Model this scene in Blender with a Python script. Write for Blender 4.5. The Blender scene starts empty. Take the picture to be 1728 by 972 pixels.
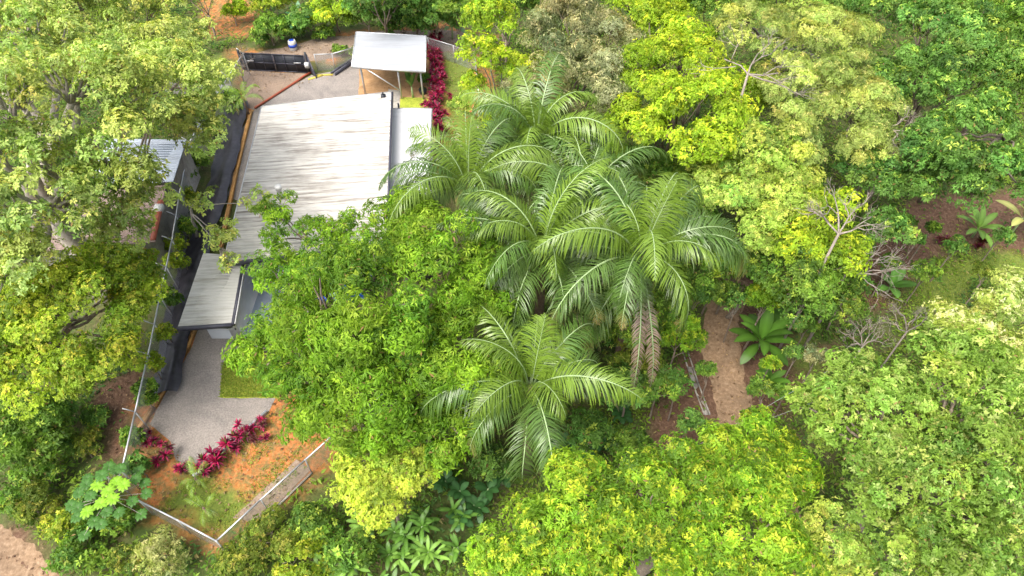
import bpy, math
import numpy as np
from mathutils import Vector

scene = bpy.context.scene
R = math.radians
# ---------------------------------------------------------------- camera
PITCH, FPX, CAMH = R(50), 1152.0, 30.0
cam_d = bpy.data.cameras.new('camera'); cam = bpy.data.objects.new('camera', cam_d)
scene.collection.objects.link(cam); scene.camera = cam
cam.location = (0, 0, CAMH); cam.rotation_euler = (R(40), 0, 0)
cam_d.sensor_width = 36; cam_d.lens = 36*FPX/1728; cam_d.clip_end = 1000
# ---------------------------------------------------------------- sky, sun, exposure
SUN_EL, SUN_AZ = R(62), R(-135)       # azimuth measured from +Y (away from the camera) towards +X
world = bpy.data.worlds.new('World'); scene.world = world; world.use_nodes = True
wn = world.node_tree; bgn = wn.nodes['Background']
sky = wn.nodes.new('ShaderNodeTexSky'); sky.sky_type = 'NISHITA'; sky.sun_disc = False
sky.sun_elevation = SUN_EL; sky.sun_rotation = SUN_AZ; sky.dust_density = 6.0; sky.ozone_density = 0.6
hs = wn.nodes.new('ShaderNodeHueSaturation'); hs.inputs['Saturation'].default_value = .55
wn.links.new(sky.outputs[0], hs.inputs['Color']); wn.links.new(hs.outputs[0], bgn.inputs[0]); bgn.inputs[1].default_value = 0.15
sun_d = bpy.data.lights.new('sun', 'SUN'); sun = bpy.data.objects.new('sun', sun_d)
scene.collection.objects.link(sun)
sun_d.energy = 1.5; sun_d.angle = R(42); sun_d.color = (1.0, 0.95, 0.86)
sdir = Vector((math.sin(SUN_AZ)*math.cos(SUN_EL), math.cos(SUN_AZ)*math.cos(SUN_EL), math.sin(SUN_EL)))
sun.rotation_euler = sdir.to_track_quat('Z', 'Y').to_euler()
scene.view_settings.view_transform = 'Standard'; scene.view_settings.look = 'None'
scene.view_settings.exposure = 1.14; scene.view_settings.gamma = 1.0
scene.render.engine = 'CYCLES'
cy = scene.cycles
cy.max_bounces = 6; cy.diffuse_bounces = 3; cy.glossy_bounces = 2; cy.transmission_bounces = 3; cy.transparent_max_bounces = 10
cy.use_denoising = True
try:
    cy.denoiser = 'OPENIMAGEDENOISE'; cy.denoising_input_passes = 'RGB_ALBEDO_NORMAL'
except Exception: pass
cy.use_adaptive_sampling = True; cy.adaptive_threshold = 0.02

# ---------------------------------------------------------------- coordinates of the site
SP, CP = math.sin(PITCH), math.cos(PITCH)
def W(px, py, z=0.0):
    """Site survey: where the ray of a picture point meets height z."""
    v = (py-486)/FPX
    t = (CAMH-z)/(SP+v*CP)
    return np.array([(px-864)/FPX*t, (CP-v*SP)*t, z])
def depth(px, py, z): return (CAMH-z)/(SP+(py-486)/FPX*CP)

PROP = np.array([W(*p)[:2] for p in [(190,835),(365,925),(540,790),(640,790),(860,560),(815,230),(800,45),(480,50),(350,100),(300,250)]])
def sdist(x, y, poly):
    """distance to polygon, negative inside (numpy)"""
    x = np.asarray(x, float); y = np.asarray(y, float)
    d = np.full(x.shape, 1e9); ins = np.zeros(x.shape, bool)
    n = len(poly)
    for i in range(n):
        ax, ay = poly[i]; bx, by = poly[(i+1) % n]
        ex, ey = bx-ax, by-ay
        t = np.clip(((x-ax)*ex+(y-ay)*ey)/(ex*ex+ey*ey), 0, 1)
        d = np.minimum(d, np.hypot(x-ax-t*ex, y-ay-t*ey))
        c = ((ay > y) != (by > y))
        with np.errstate(divide='ignore', invalid='ignore'):
            xi = (bx-ax)*(y-ay)/(by-ay if by != ay else 1e-9)+ax
        ins ^= c & (x < xi)
    return np.where(ins, -d, d)
def lown(x, y, s=1.0, seed=0.0):
    return (np.sin(x*1.3*s+1.7+seed)*np.cos(y*1.1*s-0.6+seed*2)+.6*np.sin(x*2.9*s-y*2.3*s+seed)+.4*np.sin(y*5.1*s+x*3.7*s+2+seed))/2
def hgt(x, y):
    x = np.asarray(x, float); y = np.asarray(y, float)
    d = sdist(x, y, PROP)
    k = np.clip(d/9.0, 0, 1); k = k*k*(3-2*k)
    right = np.clip((x+8)/8, 0, 1); left = np.clip((-x-12)/8, 0, 1)
    drop = 2.6*right+1.3*(1-right)*(1-left)+1.0*left
    back = np.clip((y-50)/25, 0, 1)
    drop = drop*(1-back)-3.0*back*back
    kk = np.clip(d/3.0, 0, 1)
    return -drop*k+kk*0.12*lown(x, y, .8)
def G(px, py, up=0.0):
    z = 0.0
    for _ in range(12):
        p = W(px, py, z+up); z = float(hgt(p[0], p[1]))
    p = W(px, py, z+up); p[2] = z
    return p

# ---------------------------------------------------------------- materials
def new_mat(name):
    m = bpy.data.materials.new(name); m.use_nodes = True
    nt = m.node_tree; b = nt.nodes['Principled BSDF']
    return m, nt, b
def noise(nt, scale, detail=6, rough=.6, vec=None, dist=0.0):
    n = nt.nodes.new('ShaderNodeTexNoise'); n.inputs['Scale'].default_value = scale
    n.inputs['Detail'].default_value = detail; n.inputs['Roughness'].default_value = rough; n.inputs['Distortion'].default_value = dist
    if vec is not None: nt.links.new(vec, n.inputs['Vector'])
    return n
def objco(nt, scale=(1,1,1)):
    t = nt.nodes.new('ShaderNodeTexCoord'); mp = nt.nodes.new('ShaderNodeMapping')
    mp.inputs['Scale'].default_value = scale
    nt.links.new(t.outputs['Object'], mp.inputs['Vector']); return mp.outputs[0]
def ramp(nt, fac, stops):
    r = nt.nodes.new('ShaderNodeValToRGB'); el = r.color_ramp.elements
    while len(el) < len(stops): el.new(.5)
    for e, (p, c) in zip(el, stops): e.position = p; e.color = (*c, 1)
    nt.links.new(fac, r.inputs[0]); return r.outputs[0]
def mix(nt, f, a, b, mode='MIX'):
    m = nt.nodes.new('ShaderNodeMix'); m.data_type = 'RGBA'; m.blend_type = mode
    for s, v in ((m.inputs[0], f), (m.inputs[6], a), (m.inputs[7], b)):
        if hasattr(v, 'links'): nt.links.new(v, s)
        elif isinstance(v, (int, float)): s.default_value = v
        else: s.default_value = (*v, 1)
    return m.outputs[2]
def bump(nt, b, h, strength=.4, dist=.02):
    n = nt.nodes.new('ShaderNodeBump'); n.inputs['Strength'].default_value = strength; n.inputs['Distance'].default_value = dist
    nt.links.new(h, n.inputs['Height']); nt.links.new(n.outputs[0], b.inputs['Normal'])
def m_speckle(name, c1, c2, c3, scale=8, big=.6, rough=.9, bs=.5):
    m, nt, b = new_mat(name); co = objco(nt)
    n1 = noise(nt, scale, 8, .75, co); n2 = noise(nt, big, 4, .6, co, .6)
    a = ramp(nt, n1.outputs[0], [(.3, c1), (.5, c2), (.68, c3)])
    lum = ramp(nt, n2.outputs[0], [(.3, (.72,.72,.72)), (.7, (1.18,1.15,1.1))])
    c = mix(nt, 1.0, a, lum, 'MULTIPLY')
    nt.links.new(c, b.inputs['Base Color']); b.inputs['Roughness'].default_value = rough
    bump(nt, b, n1.outputs[0], bs, .03); return m
def m_plain(name, c, rough=.6, metal=0.0, var=.15, scale=3):
    m, nt, b = new_mat(name); co = objco(nt)
    n = noise(nt, scale, 5, .6, co)
    lo = tuple(v*(1-var) for v in c); hi = tuple(min(1, v*(1+var)) for v in c)
    nt.links.new(ramp(nt, n.outputs[0], [(.3, lo), (.7, hi)]), b.inputs['Base Color'])
    b.inputs['Roughness'].default_value = rough; b.inputs['Metallic'].default_value = metal; return m
def m_leaf(name='leaf_tissue', rough=.5, trans=.4, spec=.28):
    m, nt, b = new_mat(name)
    at = nt.nodes.new('ShaderNodeAttribute'); at.attribute_name = 'leaf_color'
    b.inputs['Roughness'].default_value = rough; b.inputs['Specular IOR Level'].default_value = spec
    nt.links.new(at.outputs['Color'], b.inputs['Base Color'])
    tr = nt.nodes.new('ShaderNodeBsdfTranslucent')
    tc = mix(nt, 1.0, at.outputs['Color'], (1.25, 1.35, .55), 'MULTIPLY')
    nt.links.new(tc, tr.inputs['Color'])
    ms = nt.nodes.new('ShaderNodeMixShader'); ms.inputs[0].default_value = trans
    nt.links.new(b.outputs[0], ms.inputs[1]); nt.links.new(tr.outputs[0], ms.inputs[2])
    nt.links.new(ms.outputs[0], nt.nodes['Material Output'].inputs['Surface']); return m
def m_roof(name, base, dirt, axis_scale=(.25, 6, 1), amount=(.46, .72)):
    m, nt, b = new_mat(name); co = objco(nt, axis_scale)
    n1 = noise(nt, 1.0, 9, .72, co, .4); co2 = objco(nt, (.25, .25, 1)); n2 = noise(nt, 1.2, 4, .6, co2)
    f = nt.nodes.new('ShaderNodeMath'); f.operation = 'MULTIPLY_ADD'; nt.links.new(n2.outputs[0], f.inputs[0])
    f.inputs[1].default_value = .45; nt.links.new(n1.outputs[0], f.inputs[2])
    c = ramp(nt, f.outputs[0], [(amount[0]+.2, base), (amount[1]+.2, dirt)])
    nt.links.new(c, b.inputs['Base Color']); b.inputs['Roughness'].default_value = .85; b.inputs['Specular IOR Level'].default_value = .15; return m
def m_chain(name):
    m, nt, b = new_mat(name); t = nt.nodes.new('ShaderNodeUVMap')
    sep = nt.nodes.new('ShaderNodeSeparateXYZ'); nt.links.new(t.outputs[0], sep.inputs[0])
    def band(sign):
        a = nt.nodes.new('ShaderNodeMath'); a.operation = 'ADD' if sign > 0 else 'SUBTRACT'
        nt.links.new(sep.outputs[0], a.inputs[0]); nt.links.new(sep.outputs[1], a.inputs[1])
        f = nt.nodes.new('ShaderNodeMath'); f.operation = 'MULTIPLY'; nt.links.new(a.outputs[0], f.inputs[0]); f.inputs[1].default_value = 14
        g = nt.nodes.new('ShaderNodeMath'); g.operation = 'FRACT'; nt.links.new(f.outputs[0], g.inputs[0])
        h = nt.nodes.new('ShaderNodeMath'); h.operation = 'LESS_THAN'; nt.links.new(g.outputs[0], h.inputs[0]); h.inputs[1].default_value = .2
        return h.outputs[0]
    mx = nt.nodes.new('ShaderNodeMath'); mx.operation = 'MAXIMUM'; nt.links.new(band(1), mx.inputs[0]); nt.links.new(band(-1), mx.inputs[1])
    nt.links.new(mx.outputs[0], b.inputs['Alpha']); b.inputs['Base Color'].default_value = (.5,.52,.55,1); b.inputs['Roughness'].default_value = .4
    b.inputs['Metallic'].default_value = .4
    return m
M = dict(
    leaf=m_leaf(), gloss_leaf=m_leaf('glossy_leaf_tissue', .4, .28, .4),
    bark=m_speckle('grey_bark', (.12,.09,.07), (.24,.19,.15), (.36,.31,.26), 9, 1.2),
    pale_bark=m_speckle('pale_bark', (.22,.19,.16), (.38,.34,.3), (.52,.49,.45), 9, 1.2),
    dead=m_speckle('dead_wood', (.17,.14,.12), (.29,.25,.22), (.42,.38,.34), 12, 1.2),
    gravel=m_speckle('grey_gravel', (.16,.145,.135), (.26,.235,.22), (.37,.34,.315), 13, .5, .95, .9),
    drive=m_speckle('brown_gravel', (.13,.095,.07), (.25,.185,.14), (.36,.285,.225), 11, .5, .95, .8),
    tile=m_speckle('ochre_floor', (.30,.17,.08), (.42,.25,.12), (.50,.32,.17), 3, .7, .8, .1),
    conc=m_speckle('weathered_concrete', (.24,.22,.2), (.36,.34,.31), (.46,.44,.41), 5, .8, .9, .3),
    lawn=m_speckle('lawn_grass', (.14,.20,.02), (.30,.36,.035), (.42,.44,.06), 9, 1.1, .9, 1),
    road=m_speckle('packed_dirt', (.15,.095,.055), (.25,.165,.10), (.37,.265,.175), 5, .35, .95, .6),
    tarp=m_plain('black_liner', (.035,.033,.042), .34, 0, .5, 2.5),
    board=m_speckle('raw_boards', (.30,.14,.04), (.46,.25,.08), (.58,.36,.14), 6, 1, .8, .2),
    red=m_plain('red_oxide_paint', (.30,.07,.035), .5), white=m_plain('white_paint', (.58,.58,.57), .5, 0, .06),
    galv=m_plain('galvanised_steel', (.55,.56,.58), .38, .5, .12), black=m_plain('black_steel', (.022,.025,.034), .5, 0, .3),
    dark=m_plain('charcoal_metal', (.05,.05,.07), .45, 0, .2), wall=m_plain('white_render', (.5,.52,.55), .8, 0, .06),
    blue=m_plain('blue_pool_water', (.0,.07,.62), .2, 0, .2), bluep=m_plain('blue_plastic', (.02,.07,.45), .4),
    bluegrey=m_plain('blue_grey_cement', (.26,.31,.37), .75, 0, .08),
    roof=m_roof('dirty_white_sheet', (.56,.54,.50), (.17,.15,.13), (.3, 5.5, 1), (.44, .70)),
    roof2=m_roof('lichened_white_sheet', (.54,.53,.49), (.27,.25,.2), (.3, 5, 1), (.5, .75)),
    roofw=m_roof('clean_white_sheet', (.52,.53,.545), (.3,.3,.3), (.3, 2, 1), (.62, .85)),
    roofg=m_roof('grey_white_sheet', (.34,.36,.395), (.27,.28,.3), (.3, 2, 1), (.5, .8)),
    roofb=m_roof('pale_blue_sheet', (.42,.47,.55), (.28,.3,.34), (.3, 2, 1), (.5, .8)),
    roofr=m_speckle('faded_brown_roof', (.14,.10,.085), (.23,.17,.15), (.32,.26,.24), 6, .8),
    chain=m_chain('chain_link'), yellow=m_plain('yellow_paint', (.6,.5,.08), .6), window=m_plain('dark_glass', (.03,.045,.06), .12),
)
# ---------------------------------------------------------------- object helpers
def link(o, parent=None):
    scene.collection.objects.link(o)
    if parent is not None: o.parent = parent
    return o
def tag(o, label=None, cat=None, group=None, kind=None):
    for k, v in (('label', label), ('category', cat), ('group', group), ('kind', kind)):
        if v: o[k] = v
    return o
def empty(name, loc, label, cat, group=None):
    o = bpy.data.objects.new(name, None); o.empty_display_size = .3; o.location = loc
    link(o); return tag(o, label, cat, group)
def mesh(name, V, F, mat, parent=None, col=None, smooth=False, uv=None, origin=None):
    """F: (n,3) or (n,4) int array; vertices in world space, stored relative to the parent (or origin)"""
    V = np.asarray(V, np.float32).reshape(-1, 3); F = np.asarray(F, np.int32)
    off = np.array(parent_world(parent)) if parent is not None else (np.array(origin, np.float32) if origin is not None else np.zeros(3))
    V = V-off.astype(np.float32)
    k = F.shape[1]; me = bpy.data.meshes.new(name)
    me.vertices.add(len(V)); me.vertices.foreach_set('co', V.ravel())
    me.loops.add(F.size); me.loops.foreach_set('vertex_index', F.ravel())
    me.polygons.add(len(F)); me.polygons.foreach_set('loop_start', np.arange(0, F.size, k, dtype=np.int32))
    try: me.polygons.foreach_set('loop_total', np.full(len(F), k, np.int32))
    except Exception: pass
    if uv is not None:
        l = me.uv_layers.new(name='UVMap'); l.data.foreach_set('uv', np.asarray(uv, np.float32)[F.ravel()].ravel())
    if col is not None:
        a = me.attributes.new('leaf_color', 'FLOAT_COLOR', 'POINT')
        c = np.ones((len(V), 4), np.float32); c[:, :3] = col; a.data.foreach_set('color', c.ravel())
    me.update(calc_edges=True)
    if smooth: me.polygons.foreach_set('use_smooth', np.ones(len(F), bool))
    me.materials.append(mat)
    o = bpy.data.objects.new(name, me); link(o, parent)
    if parent is None and origin is not None: o.location = origin
    return o
def parent_world(p):
    v = Vector((0, 0, 0))
    while p is not None: v = v+p.location; p = p.parent
    return v
class MB:
    def __init__(s): s.V = []; s.F = []; s.n = 0
    def add(s, V, F):
        V = np.asarray(V, float).reshape(-1, 3); F = np.asarray(F, int); s.V.append(V); s.F.append(F+s.n); s.n += len(V); return s
    def box(s, c, size, rz=0, bev=0):
        x, y, z = [v/2 for v in size]; ca, sa = math.cos(rz), math.sin(rz)
        P = [(a*x, b*y, d*z) for d in (-1, 1) for a, b in ((-1,-1),(1,-1),(1,1),(-1,1))]
        P = [(c[0]+p[0]*ca-p[1]*sa, c[1]+p[0]*sa+p[1]*ca, c[2]+p[2]) for p in P]
        return s.add(P, [(0,3,2,1),(4,5,6,7),(0,1,5,4),(1,2,6,5),(2,3,7,6),(3,0,4,7)])
    def bar(s, a, b, w, h):
        a = np.array(a, float); b = np.array(b, float); d = (b-a)/np.linalg.norm(b-a)
        up = np.array([0,0,1.]) if abs(d[2]) < .95 else np.array([0,1.,0]); sd = np.cross(d, up); sd /= np.linalg.norm(sd); u = np.cross(sd, d)
        P = [q+sd*i*w/2+u*j*h/2 for q in (a, b) for i, j in ((-1,-1),(1,-1),(1,1),(-1,1))]
        return s.add(P, [(0,1,2,3),(7,6,5,4),(0,4,5,1),(1,5,6,2),(2,6,7,3),(3,7,4,0)])
    def tube(s, pts, rad, n=8):
        V, F = tube(pts, rad, n); return s.add(V, F)
    def prism(s, top, th):
        """solid slab under a 3-D quad / polygon of 4 points"""
        t = np.array(top, float); b = t-np.array([0,0,th]); n = len(t)
        s.add(np.vstack([t, b]), [(0,1,2,3),(7,6,5,4)]+[(i, i+4, (i+1) % 4+4, (i+1) % 4) for i in range(4)]); return s
    def build(s, name, mat, parent=None, smooth=False, origin=None):
        return mesh(name, np.vstack(s.V), np.vstack(s.F), mat, parent, smooth=smooth, origin=origin)
def tube(pts, rad, n=8):
    pts = np.asarray(pts, float); k = len(pts)
    rad = np.broadcast_to(np.asarray(rad, float), (k,))
    T = np.gradient(pts, axis=0); T /= np.linalg.norm(T, axis=1)[:, None]+1e-9
    ref = np.array([.31, .87, .38]); 
    A = np.cross(T, ref); A /= np.linalg.norm(A, axis=1)[:, None]+1e-9; B = np.cross(T, A)
    th = np.arange(n)*2*math.pi/n
    V = pts[:, None]+rad[:, None, None]*(A[:, None]*np.cos(th)[None, :, None]+B[:, None]*np.sin(th)[None, :, None])
    i = np.arange(k-1)[:, None]*n; j = np.arange(n)[None]; j2 = (j+1) % n
    F = np.stack([i+j, i+j2, i+n+j2, i+n+j], -1).reshape(-1, 4)
    V = np.vstack([V.reshape(-1, 3), pts[:1], pts[-1:]]); c0, c1 = k*n, k*n+1
    cap = [(c0, (q+1) % n, q, q) for q in range(n)]+[(c1, (k-1)*n+q, (k-1)*n+(q+1) % n, (k-1)*n+(q+1) % n) for q in range(n)]
    # caps as thin quads: split last vertex to stay manifold-ish
    F2 = []
    for a in range(0, n, 2):
        F2.append((c0, (a+2) % n, (a+1) % n, a)); F2.append((c1, (k-1)*n+a, (k-1)*n+(a+1) % n, (k-1)*n+(a+2) % n))
    return V, np.vstack([F, np.array(F2)])
def curve(a, b, sag=0.0, n=6, wob=0.0, rng=None):
    a = np.array(a, float); b = np.array(b, float); t = np.linspace(0, 1, n)[:, None]
    p = a+(b-a)*t; p[:, 2] += sag*4*(t*(1-t))[:, 0]
    if wob and rng is not None: w = rng.normal(0, wob, (n, 3)); w[0] = 0; w[-1] = 0; p += w
    return p
# ---------------------------------------------------------------- leaves
def unit(v): return v/(np.linalg.norm(v, axis=-1, keepdims=True)+1e-9)
def leaf_mesh(P, D, N, L, Wd, C, fold=.25):
    """folded diamond leaves: position, axis, normal, length, width, colour"""
    D = unit(D); N = unit(N-D*(N*D).sum(-1, keepdims=True)); S = np.cross(D, N)
    L = L[:, None]; Wd = Wd[:, None]
    tip = P+D*L-N*L*.12; mid = P+D*L*.42
    a = mid+S*Wd*.5+N*Wd*fold; b = mid-S*Wd*.5+N*Wd*fold
    V = np.stack([P, a, tip, b], 1).reshape(-1, 3)
    i = np.arange(len(P))[:, None]*4
    F = np.concatenate([i+np.array([[0, 1, 2]]), i+np.array([[0, 2, 3]])], 1).reshape(-1, 3)
    return V, F, np.repeat(C, 4, 0)
SPEC = dict(
  # L leaf length, w width ratio, k leaves per spray, rc clump radius, lai, droop, cols [(rgb, weight)], young (rgb, prob), keep = share of clumps kept
  mango=dict(jit=.4, L=.30, w=.27, k=9, rc=.85, lai=2.1, droop=.75, cols=[((.095,.20,.012),3),((.055,.14,.012),2),((.15,.27,.018),2)], young=((.20,.32,.03),.12), keep=.92),
  pale=dict(gain=1.7, L=.24, w=.5, k=7, rc=.8, lai=1.35, droop=.3, cols=[((.17,.24,.06),3),((.24,.31,.10),2.5),((.09,.15,.035),1.5)], young=((.30,.34,.10),.15), keep=.62),
  yellowfine=dict(L=.17, w=.5, k=8, rc=.7, lai=1.9, droop=.2, cols=[((.17,.26,.02),3),((.25,.34,.03),2),((.09,.16,.015),2)], young=((.33,.36,.05),.15), keep=.95),
  lime=dict(L=.17, w=.5, k=9, rc=.45, lai=2.4, droop=.15, gain=1.4, cols=[((.28,.38,.045),3),((.34,.42,.06),2),((.17,.27,.03),1.6)], jit=.25, young=((.38,.48,.07),.12), keep=1),
  yellow=dict(L=.27, w=.42, k=8, rc=.8, lai=2.1, droop=.35, jit=.6, cols=[((.17,.28,.018),3),((.24,.36,.022),3),((.11,.20,.015),2)], young=((.34,.43,.03),.2), keep=.88),
  chart=dict(jit=.5, L=.22, w=.34, k=9, rc=.6, lai=2.3, droop=.2, cols=[((.105,.225,.014),3),((.165,.30,.022),3),((.07,.15,.012),2)], young=((.27,.36,.03),.2), keep=.95),
  dull=dict(L=.26, w=.3, k=8, rc=.8, lai=1.9, droop=.45, cols=[((.16,.19,.09),3),((.24,.26,.15),3),((.08,.11,.05),2)], young=((.33,.34,.2),.15), keep=.85),
  feather=dict(L=.22, w=.25, k=11, rc=.75, lai=1.7, droop=.1, gain=1.9, cols=[((.16,.22,.06),3),((.23,.29,.09),2),((.10,.15,.04),2)], young=((.3,.32,.12),.12), keep=.9, flat=.35),
  green=dict(L=.25, w=.42, k=8, rc=.8, lai=2.1, droop=.3, cols=[((.075,.16,.02),3),((.13,.24,.035),2),((.04,.095,.014),2)], young=((.22,.33,.05),.12), keep=.86),
  deep=dict(gain=1.95, L=.27, w=.42, k=8, rc=.8, lai=2.0, droop=.35, cols=[((.05,.12,.022),3),((.09,.18,.04),2),((.03,.07,.012),2)], young=((.18,.27,.05),.1), keep=.86),
  light=dict(L=.19, w=.42, k=9, rc=.7, lai=2.2, droop=.3, cols=[((.20,.31,.055),3),((.29,.40,.09),3),((.10,.19,.03),2)], young=((.38,.46,.12),.15), keep=.92),
  big=dict(L=.19, w=.46, k=9, rc=.6, lai=1.9, droop=.15, cols=[((.13,.23,.035),3),((.18,.29,.055),3),((.08,.16,.022),2)], young=((.26,.34,.10),.14), keep=.84),
  cream=dict(L=.17, w=.4, k=9, rc=.6, lai=2.2, droop=.15, cols=[((.20,.28,.06),3),((.28,.35,.10),3),((.13,.20,.035),1.5)], young=((.48,.50,.24),.2), keep=.9),
  olive=dict(L=.16, w=.35, k=9, rc=.5, lai=2.0, droop=.2, cols=[((.10,.16,.02),3),((.16,.22,.03),2),((.05,.09,.012),2)], young=((.24,.26,.05),.12), keep=.85),
  variegated=dict(L=.22, w=.35, k=8, rc=.4, lai=1.6, droop=.3, cols=[((.20,.25,.08),3),((.28,.31,.13),2),((.10,.17,.035),3)], young=((.34,.36,.18),.12), keep=.9),
)
def pick_cols(rng, sp, n):
    c = np.array([x[0] for x in sp['cols']]); w = np.array([x[1] for x in sp['cols']], float); w /= w.sum()
    return c[rng.choice(len(c), n, p=w)]
def make_crown(rng, lobes, sp, keep=None, lai=None):
    sp = dict(sp, L=sp['L']*.69)
    """lobes: list of (centre, r, aspect_y, rz). returns leaf arrays and clump centres"""
    clumps = []; sizes = []
    flat = sp.get('flat', .6); kp = keep if keep is not None else sp['keep']
    for li, (c, r, ay, rz) in enumerate(lobes):
        rc = min(sp['rc'], r*.45)
        n = max(6, int(3.5*(r/rc)**2*ay))
        ph = rng.uniform(0, 6.28, 6)
        z = rng.uniform(-.3, 1, n); a = rng.uniform(0, 6.283, n); s = np.sqrt(1-z*z)
        d = np.stack([s*np.cos(a), s*np.sin(a), z], 1)
        lump = 1+.13*np.sin(3*a+ph[0])+.10*np.sin(5*a+ph[1]+2*z)+.10*np.sin(7*z+ph[2]+a)
        rr = (.62+.38*rng.random(n)**.6)*lump
        P = c+d*rr[:, None]*np.array([r, r*ay, rz])*.9
        ok = rng.random(n) < kp
        for lj, (c2, r2, ay2, rz2) in enumerate(lobes):
            if lj != li: ok &= (((P-c2)/np.array([r2, r2*ay2, rz2]))**2).sum(1) > .40
        clumps.append(P[ok]); sizes.append(rc*rng.uniform(.65, 1.3, ok.sum()))
    CC = np.vstack(clumps); RC = np.concatenate(sizes)
    la = sp['L']**2*sp['w']*.5; L_ai = lai or sp['lai']
    ns = np.maximum(4, (.86*L_ai*math.pi*RC**2/la/sp['k']).astype(int))
    idx = np.repeat(np.arange(len(CC)), ns); n = len(idx)
    z = rng.uniform(-.25, 1, n); a = rng.uniform(0, 6.283, n); s = np.sqrt(1-z*z)
    d = np.stack([s*np.cos(a), s*np.sin(a), z], 1)
    SPOS = CC[idx]+d*(RC[idx]*rng.uniform(.45, 1.08, n))[:, None]*np.array([1, 1, flat])
    # clump-wide and spray-wide colour
    ccol = pick_cols(rng, sp, len(CC))[idx]; scol = pick_cols(rng, sp, n)
    yng = (rng.random(n) < sp['young'][1]*2*np.clip(z, 0, 1)); 
    base = ccol*.68+scol*.32; base[yng] = np.array(sp['young'][0])
    base = base*rng.uniform(.75, 1.25, (n, 1))*(1+np.array([.10,0,-.08])*sp.get('jit', 1)*rng.normal(0, .7, (len(CC), 1))[idx])*rng.uniform(.76, 1.24, len(CC))[idx][:, None]
    k = sp['k']; sidx = np.repeat(np.arange(n), k); m = len(sidx)
    ang = np.tile(np.arange(k)*6.283/k, n)+np.repeat(rng.uniform(0, 6.28, n), k)+rng.normal(0, .3, m)
    ax = unit(d[sidx]*np.array([1, 1, .8])+np.array([0, 0, .35]))
    t1 = unit(np.cross(ax, np.array([.3, .2, .93])+rng.normal(0, .05, (m, 3)))); t2 = np.cross(ax, t1)
    D = t1*np.cos(ang)[:, None]+t2*np.sin(ang)[:, None]+ax*rng.uniform(.05, .75, m)[:, None]
    D = unit(D); D[:, 2] -= sp['droop']*rng.uniform(.6, 1.4, m); D = unit(D)
    GAIN = sp.get('gain', 1.45); base = np.clip(base*np.array([GAIN*1.12, GAIN*1.02, GAIN*.9]), 0, .75)
    N = ax*.6+np.array([0, 0, .7])+rng.normal(0, .28, (m, 3))
    L = sp['L']*rng.uniform(.6, 1.25, m)*np.repeat(rng.uniform(.75, 1.25, n), k)*rng.uniform(.8, 1.2, len(CC))[idx][sidx]
    P = SPOS[sidx]+D*(.12*L)[:, None]
    C = base[sidx]*rng.uniform(.86, 1.14, (m, 1)); br = rng.random(m) < .012; C[br] = np.array([.30,.20,.08])*rng.uniform(.6, 1.3, (br.sum(), 1))
    return leaf_mesh(P, D, N, L, L*sp['w']*rng.uniform(.85, 1.15, m), np.clip(C, 0, .9)), CC, RC
def make_tree(name, label, cat, lobes_px, spn, seed, group=None, base=None, bark='bark', trunk_r=None, keep=None, lai=None, asp=1.0, rzk=.72, bare=0, part='crown', twigs=1.0):
    """lobes_px: (px, py, height of the centre, radius in picture px)"""
    rng = np.random.default_rng(seed); sp = SPEC[spn]; lobes = []
    for px, py, zc, rp in lobes_px:
        r = rp/FPX*depth(px, py, zc); lobes.append((W(px, py, zc), r, asp, r*rzk))
    c0 = np.average([l[0] for l in lobes], axis=0, weights=[l[1]**2 for l in lobes])
    if base is None: bx, by = c0[0]+rng.uniform(-.4, .4), c0[1]+rng.uniform(-.4, .4)
    else: b = G(*base); bx, by = b[0], b[1]
    bz = float(hgt(bx, by)); root = empty(name, (bx, by, bz), label, cat, group)
    (V, F, C), CC, RC = make_crown(rng, lobes, sp, keep, lai)
    if bare: CC = np.vstack([CC])
    mesh(part, V, F, M['leaf'], root, col=C)
    # trunk, limbs and branchlets grown towards the clumps
    R0 = max(l[1] for l in lobes); tr = trunk_r or max(.035, .052*R0)
    zmin = min(l[0][2]-.3*l[3] for l in lobes); fork = np.array([bx*.7+c0[0]*.3, by*.7+c0[1]*.3, bz+max(.2, (zmin-bz)*.75)])
    T = MB(); pts = curve((bx, by, bz-.3), fork, 0, 6, tr*.5, rng)
    T.tube(pts, np.linspace(tr*1.35, tr*.9, 6), 10)
    nl = int(np.clip(len(CC)/9, 3, 16)); cen = CC[rng.choice(len(CC), nl, replace=False)]
    for _ in range(3):
        as_ = np.argmin(((CC[:, None]-cen[None])**2).sum(-1), 1)
        cen = np.array([CC[as_ == i].mean(0) if (as_ == i).any() else cen[i] for i in range(nl)])
    as_ = np.argmin(((CC[:, None]-cen[None])**2).sum(-1), 1)
    for i in range(nl):
        hub = fork+(cen[i]-fork)*.78; hub[2] -= .25*R0*.3
        T.tube(curve(pts[-1 if i % 3 else -2], hub, R0*.06, 7, R0*.03, rng), np.linspace(tr*.62, tr*.28, 7), 7)
        for q in CC[as_ == i]:
            if rng.random() < twigs:
                T.tube(curve(hub, q, .05, 5, .06, rng), np.linspace(tr*.24, .012, 5), 4)
    T.build('trunk', M[bark], root, smooth=True)
    return root
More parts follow.
